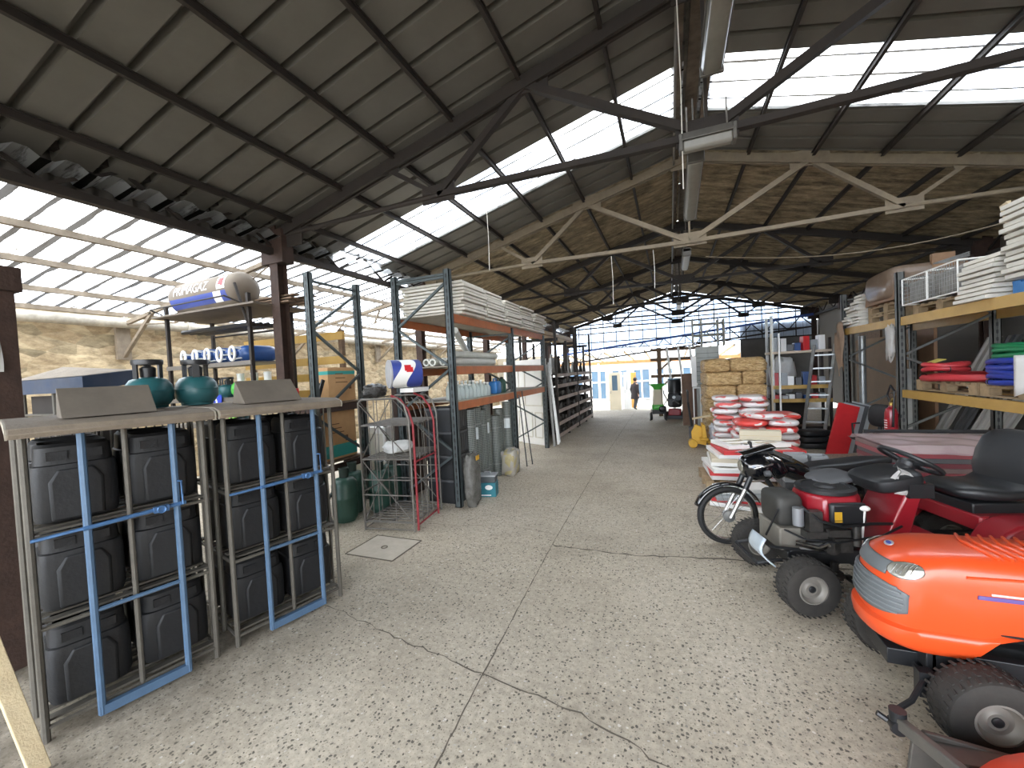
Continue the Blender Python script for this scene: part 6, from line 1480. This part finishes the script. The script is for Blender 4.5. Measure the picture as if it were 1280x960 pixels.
# ================================================================== BUNDLES BEHIND THE RED MOWER
pallet((2.52,5.25,0), .0, 'wooden pallet under the film-wrapped pack of red sheets')
MAR = M('maroon_sheet','#6a2b34',.35,.0,.08,4); RSH = M('red_grey_sheet','#8b3f46',.35,0,.1,4)
for k in range(16):
    o = MB().box(-.60,-.35,0,.62,.35,.044).build('coated_sheet', (MAR,DGREY,RSH,M('grey_red_sheet','#6e5a58',.4,0,.1))[k % 4], bevel=.002, loc=(2.52+rnd.uniform(-.012,.012),5.25,.144+.0455*k), rotz=.04)
    tag(o,'coated sheet in the film-wrapped pack behind the red mower, %s' % ('bottom layer' if k == 0 else 'top layer' if k == 15 else 'layer %d up' % (k+1)),'sheet','sheets in the film-wrapped pack')
b = MB(); b.sheet(lambda u, v: (1.89+1.26*u, 5.25+(.50*(2*v-1)), .900+.02*noise.noise((u*6,v*6,2)) - (0 if abs(2*v-1) < .87 else .05)), 26, 16); tag(b.build('plastic_cover', glassy('pinkish_film','#f0dcdc',.40,.15,.5,'#d9b6b8',rough=.12), ang=80), 'crinkled clear film spread over the pack of red sheets', 'film')
br = thing('hand_brush','wooden handled brush lying on the film-wrapped pack','brush',(2.90,5.2,.955),.7)
MB().tube([(0,0,.0),(.26,0,-.0)],[.014,.012],10).build('handle', WOOD_P, br); b = MB(); b.rbox((-.05,0,.0),(.12,.05,.06),4); b.build('head', CREAM, br)
tag(MB().tube([(1.95,5.50,.945),(3.05,5.50,.945)],.02,8).build('black_pipe', BLACK_P), 'black pipe lying along the back of the film-wrapped pack', 'pipe')
# profiles on timber bearers
for i, x in enumerate((1.16,1.68)):
    tag(MB().box(x,4.82,0,x+.12,5.66,.42).build('timber_bearer', WOOD_D, bevel=.004), 'timber bearer under the grey profiles, %s one' % ('end','inner')[i], 'bearer')
for i in range(6):
    y = 4.90+.13*i; c = (LGREY,DGREY,BLACK_P,LGREY,BLACK_P,LGREY)[i]
    for lv in range(2):
        z = .422+.085*lv; b = MB(); b.box(1.06,y-.055,z,1.87,y+.055,z+.08)
        for q in (-.02,.02): b.box(1.058,y+q-.004,z+.01,1.06,y+q+.004,z+.07)
        tag(b.build('metal_profile', c if lv else DGREY, bevel=.004), '%s aluminium profile lying on the bearers, %s layer, place %d from the camera' % ('pale' if c is LGREY else 'dark',('lower','upper')[lv],i+1), 'profile', 'profiles on the timber bearers')
def upstand(label, x, y, w_, h_):
    t = thing('box_profile', label, 'profile', (x,y,.60))
    b = MB(); d = .16
    for (x0,y0,x1,y1) in ((0,0,w_,.012),(0,d-.012,w_,d),(0,0,.012,d),(w_-.012,0,w_,d)): b.box(x0,y0,0,x1,y1,h_)
    b.build('shell', LGREY, t, bevel=.003); MB().box(.012,.012,0,w_-.012,d-.012,.01).build('end_cap', DGREY, t)
    MB().box(.012,.07,.02,w_-.012,.08,h_-.01).build('web', LGREY, t); return t
upstand('wider pale grey box profile standing on end by the engine', 1.10, 4.92, .19, .18); upstand('narrower pale grey box profile standing on end by the engine', 1.31, 4.94, .16, .165)
# grey tarp heap
b = MB(); b.rbox((1.72,5.95,.20),(.5,.5,.40),3,24,12,(0,0,.4),.45,21); tag(b.build('grey_sack_heap', M('grey_cloth','#77797c',.7,0,.15,5,bump=.3), ang=80), 'crumpled grey sack behind the motorcycle', 'sack')

# ================================================================== PANEL PALLET, BAGS, STRAW
pallet((.98,6.55,0), .06, 'wooden pallet under the white and red window panels')
WR = None
def frame_panel(label, loc, rz, w_, d_, mat, edge, tilt=(0,0)):
    t = thing('window_panel', label, 'panel', loc, rz, 'window panels on the aisle pallet'); t.rotation_euler = (tilt[0],tilt[1],rz)
    b = MB()
    for (x0,y0,x1,y1) in ((-w_/2,-d_/2,w_/2,-d_/2+.09),(-w_/2,d_/2-.09,w_/2,d_/2),(-w_/2,-d_/2+.09,-w_/2+.09,d_/2-.09),(w_/2-.09,-d_/2+.09,w_/2,d_/2-.09)): b.box(x0,y0,0,x1,y1,.055)
    b.build('frame', edge, t, bevel=.004)
    MB().box(-w_/2+.085,-d_/2+.085,.012,w_/2-.085,d_/2-.085,.04).build('infill', mat, t)
    b = MB(); b.box(-.015,-d_/2+.09,.04,.015,d_/2-.09,.056); b.box(-w_/2+.09,-.015,.04,w_/2-.09,.015,.056); b.build('glazing_bar', edge, t); return t
REDF = M('red_frame','#c8393a',.45,0,.08)
z = .15
for k in range(7):
    e = (WHITE2,REDF,WHITE2,WHITE2,CREAM,WHITE2,REDF)[k]
    frame_panel('%s framed window panel in the pallet stack, %s' % ('red' if e is REDF else 'cream' if e is CREAM else 'white', ('lowest','second up','third up','fourth up','fifth up','sixth up','topmost red one')[k]), (1.05+rnd.uniform(-.05,.05),6.55+rnd.uniform(-.05,.05),z+.002), rnd.uniform(-.12,.12)+.05, 1.18-.03*k, .84-.02*k, WHITE, e); z += .0585
frame_panel('white framed panel lying askew on top of the red topmost panel', (1.02,6.62,z+.004), .35, .85, .55, CREAM, WHITE2)
b_ = thing('long_carton','beige long carton lying on top of the window panels','box',(1.18,6.75,z+.066),-.12)
MB().box(-.26,-.09,0,.26,.09,.135).build('carton', CREAM, b_, bevel=.006); MB().box(-.262,-.092,.06,.262,.092,.066).build('tape', M('tape','#b8a77f',.4), b_)
# scrap by the motorcycle
for k, (x, y, c, w_) in enumerate(((.74,5.55,WHITE2,.62),(.76,5.62,REDF,.66),(.73,5.52,LGREY,.56),(.78,5.66,WHITE2,.6))):
    o = MB().box(-w_/2,-.16,0,w_/2,.16,.05).build('offcut_panel', c, bevel=.004, loc=(x,y,.003+.055*k), rotz=.2*k-.3); tag(o, '%s offcut panel on the floor behind the motorcycle, %s' % (('white','red','grey','white')[k],('lowest','second up','third up','topmost')[k]),'panel','offcuts behind the motorcycle')
# bags
BAGW = bag_mat('white_red_bag','#dedad8','#d2605c',.54); BAGR = bag_mat('red_bag','#d9463f','#efe9e6',.62)
pallet((1.28,8.55,0), 0, 'wooden pallet under the white and red bags')
bg0 = {}
def bag(label, loc, rz, mat, key, sc_=1):
    if key not in bg0:
        b = MB(); b.rbox((0,0,.058),(.455,.70,.116),3.2,26,12,(0,0,0),.05,3); bg0[key] = o = b.build('plastic_bag', mat, ang=80)
    else: o = bg0[key].copy(); col.objects.link(o)
    o.location = loc; o.rotation_euler = (rnd.uniform(-.02,.02),rnd.uniform(-.02,.02),rz); o.scale = (sc_,1,1); return tag(o, label, 'bag', 'bags in the white and red pile')
ords = ('bottom','second','third','fourth','fifth','sixth','seventh','eighth','ninth')
for k in range(9):
    nc = 3 if k < 6 else 2
    for c in range(nc):
        red = (k in (4,5) and c == 2) or (k == 5 and c == 0 and False)
        bag('%s bag in the big pile, %s layer, %s column by the aisle' % ('red' if red else 'white and red', ords[k], ('first','second','third')[c]), (.93+.44*c+rnd.uniform(-.02,.02)+.04*(k % 2), 8.55+rnd.uniform(-.04,.04), .150+.111*k), rnd.uniform(-.08,.08), BAGR if red else BAGW, 'r' if red else 'w')
pallet((1.42,7.72,0), .02, 'wooden pallet under the front white and red bags')
for k in range(6):
    for c in range(2):
        red = (k == 5 and c == 0) or (k == 4 and c == 1)
        bag('%s bag in the front pile, %s layer, %s' % ('red' if red else 'white and red', ords[k], ('aisle side','wall side')[c]), (1.18+.46*c+rnd.uniform(-.02,.02), 7.72+rnd.uniform(-.03,.03), .150+.109*k), rnd.uniform(-.08,.08), BAGR if red else BAGW, 'r' if red else 'w')
bag('white bag slumped on the very top of the front pile', (1.38,7.75,.150+.109*6), .5, BAGW, 'w')
# straw bales
pallet((1.10,10.2,0), 0, 'wooden pallet under the nearer row of straw bales') if False else None
for k in range(6):
    ws = ((.47,.71),(.70,.48),(.40,.78),(.62,.56),(.74,.44),(.50,.68))[k]; x = .70
    for c in range(2):
        for r_ in range(2):
            lb = 'straw-coloured bale in the pallet pile, %s layer, %s, %s row' % (('bottom','second','third','fourth','fifth','top')[k],('aisle side','wall side')[c],('front','back')[r_])
            b = MB(); b.rbox((0,0,.146),(ws[c]+.012,.70,.30),6,40,22,(0,0,0),.15,13+7*k+3*c+r_)
            o = b.build('straw_bale', STRAW, ang=80, loc=(x+ws[c]/2, 10.12+.69*r_+rnd.uniform(-.02,.02), .122+.288*k), rotz=rnd.uniform(-.02,.02))
            tag(o, lb, 'bale', 'straw bales on pallets')
        x += ws[c]
b = MB()
for y in (9.9,10.4,10.9): b.box(.75,y-.25,.0,1.95,y+.2,.018); 
for x in (.82,1.3,1.85): b.box(x-.06,9.7,.018,x+.06,11.1,.10)
b.box(.5,9.75,.118,1.9,11.1,.121) if False else None
tag(b.build('wooden_skid', M('pallet_wood','#a58d6c')), 'low wooden skid under the straw bales', 'skid')
sb = MB(); sb.rbox((.62,9.25,.30) if False else (.80,9.2,.33),(.19,.46,.36),3,20,12,(0,0,0),.4,31)
tag(sb.build('film_bundle', M('greyish_film','#b9bcc4',.25,0,.2,7,bump=.5), ang=80), 'greyish film-wrapped bundle on the pallet truck forks', 'bundle')
tag(MB().bar((.40,9.38,.60),(.75,9.3,.68),.08,.04).build('timber_block', WOOD_P), 'pale timber piece lying across the pallet truck', 'timber')

# ================================================================== BACK SHELVES with step ladder
sv = thing('goods_shelf','dark shelf unit of packets and tins beyond the straw bales','shelf unit',(2.12,10.45,0))
for x in (0,1.05):
    for y in (0,.5): MB().bar((x,y,0),(x,y,2.75 if x == 0 else 2.2),.05,.05).build('post', STEEL_D if x else GALV, sv)
for z, m_ in ((.86,YELLOW_B),(1.16,YELLOW_B),(.25,STEEL_D)):
    MB().box(-.02,0,z,1.07,.5,z+.02).build('shelf', WOOD_D, sv); MB().bar((-.02,-.015,z),(1.07,-.015,z),.03,.08).build('shelf_edge', m_, sv)
MB().box(-.05,-.06,1.90,1.07,.5,1.95).build('top_board', M('pale_board_edge','#cbb9a4',.7,0,.1), sv)
rowz = ((.885,'lower'),(1.185,'upper'),(1.955,'top'))
cols_ = (('red',REDP),('white',WHITE2),('blue',BLUEC),('grey',LGREY),('dark',BLACK_P))
for z, nm in rowz:
    for k in range(7):
        cn, cm_ = cols_[(k*3+len(nm)) % 5]; h_ = rnd.uniform(.14,.32) if nm != 'lower' else rnd.uniform(.08,.15)
        o = MB().box(-.06,-.09,0,.06,.09,h_).build('packet', cm_, bevel=.006, loc=(2.21+.14*k,10.62+rnd.uniform(-.03,.05),z), rotz=rnd.uniform(-.2,.2))
        tag(o, '%s packet on the %s level of the dark goods shelf, place %d' % (cn,nm,k+1),'packet','packets on the goods shelf')
for k in range(3):
    o = bg0['w'].copy(); col.objects.link(o); o.location = (2.62+.0*k,10.72+.0*k,1.185+.34) ; o.scale = (.01,.01,.01); bpy.data.objects.remove(o)
for k in range(4):
    b = MB(); b.rbox((0,0,.05),(.34,.24,.10),3,20,10,(0,0,.2),.1,k); o = b.build('striped_bag', BAGW, ang=80, loc=(2.52+.09*(k % 2),10.22+.01*k,.0)); o.location = (2.60+.10*(k % 2),10.62,1.515+.0) if False else (2.50,10.7,.0); 
    o.location = (2.45+.36*(k % 2),11.15,.006+.118*(k//2)); tag(o,'white and red bag on the floor behind the goods shelf, %s' % ('first','second','third','fourth')[k],'bag')
ld = thing('step_ladder','aluminium ladder leaning against the goods shelf','ladder',(2.52,10.02,0))
top = (.34,.30,2.05)
b = MB()
b.bar((0,0,0),(top[0],top[1],top[2]),.06,.025); ld_r = MB(); b.build('rail', GALV, ld)
b = MB(); b.bar((.34,-.10,0),(top[0]+.34,top[1]-.1,top[2]),.06,.025); b.build('rail', GALV, ld)
for k in range(7):
    t_ = (k+.6)/7.4; b = MB(); b.bar((top[0]*t_,top[1]*t_,top[2]*t_),(top[0]*t_+.34,top[1]*t_-.10,top[2]*t_),.03,.03); b.build('rung', GALV, ld)
# boxes and dark goods under shelves
for i, (x, y, w_, d_, h_, m_, nm) in enumerate(((2.85,9.72,.30,.25,.10,CREAM,'cream carton at the foot of the ladder'),(2.85,9.72,.28,.24,.10,WHITE,'white carton stacked on the cream one by the ladder'),(2.86,9.72,.26,.22,.09,CARDP,'brown carton topping the small stack by the ladder'))):
    o = MB().box(-w_/2,-d_/2,0,w_/2,d_/2,h_).build('small_carton', m_, bevel=.004, loc=(x+.22,y+.04,.002+(0,.102,.204)[i]), rotz=.1*i); tag(o,nm,'box')
for i in range(3):
    b = MB(); b.rbox((0,0,.06),(.50,.36,.12),5,22,8); o = b.build('dark_sack', BLACK_P, loc=(2.58,9.48,.002+.123*i), rotz=.1*i); tag(o,'dark sack on the floor by the red board, %s' % ('bottom of three','middle of three','top of three','single one nearer the ladder')[i],'sack')
o = MB().box(0,-.015,0,.36,.015,.42).build('white_tile', WHITE, loc=(2.98,9.3,.0)); o.rotation_euler = (-.2,0,.1); tag(o,'white board leaning low by the far rack post','board')
for i, (x0, z0) in enumerate(((2.05,1.75),(2.20,1.7))):
    o = MB().bar((x0-.05,10.0,0),(x0+.04,10.40,2.35),.05,.03,(1,0,0)).build('white_batten', WHITE2 if i else CREAM); tag(o,'tall pale batten leaning at the edge of the goods shelf, %s' % ('nearer the straw','nearer the ladder')[i],'batten','pale battens by the goods shelf')
rw = thing('red_packet_rack','narrow red hanging rack beside the pale battens','rack',(2.0,10.3,0)) if False else None
# things along the right wall seen above and between
for i, (y, z0, z1, c) in enumerate(((9.9,0,2.6,CARDP),(11.4,0,2.2,M('pale_board_edge','#cbb9a4')),(13.0,0,2.4,WOOD_D))):
    o = MB().box(4.6+.2*i,y,z0,4.65+.2*i,y+1.2,z1).build('tall_board', c); tag(o,'tall %s board standing far back along the wall, %s' % (('brown','pale','dark')[i],('behind the rack end','beyond the goods shelf','farthest one')[i]),'board')
b = MB(); b.rbox((2.55,11.6,1.40),(.5,.4,.86),3,20,12,(0,0,0),.25,41)
wsk = b.build('white_big_bag', M('white_sack','#d9d9d6'), ang=80); wsk.location = (0,0,-.0); tag(wsk,'white big bag on a dark cabinet beyond the goods shelf','bag')
tag(MB().box(2.2,11.35,0,2.95,11.9,.93).build('dark_cabinet', STEEL_D, bevel=.01), 'dark steel cabinet beyond the goods shelf', 'cabinet')
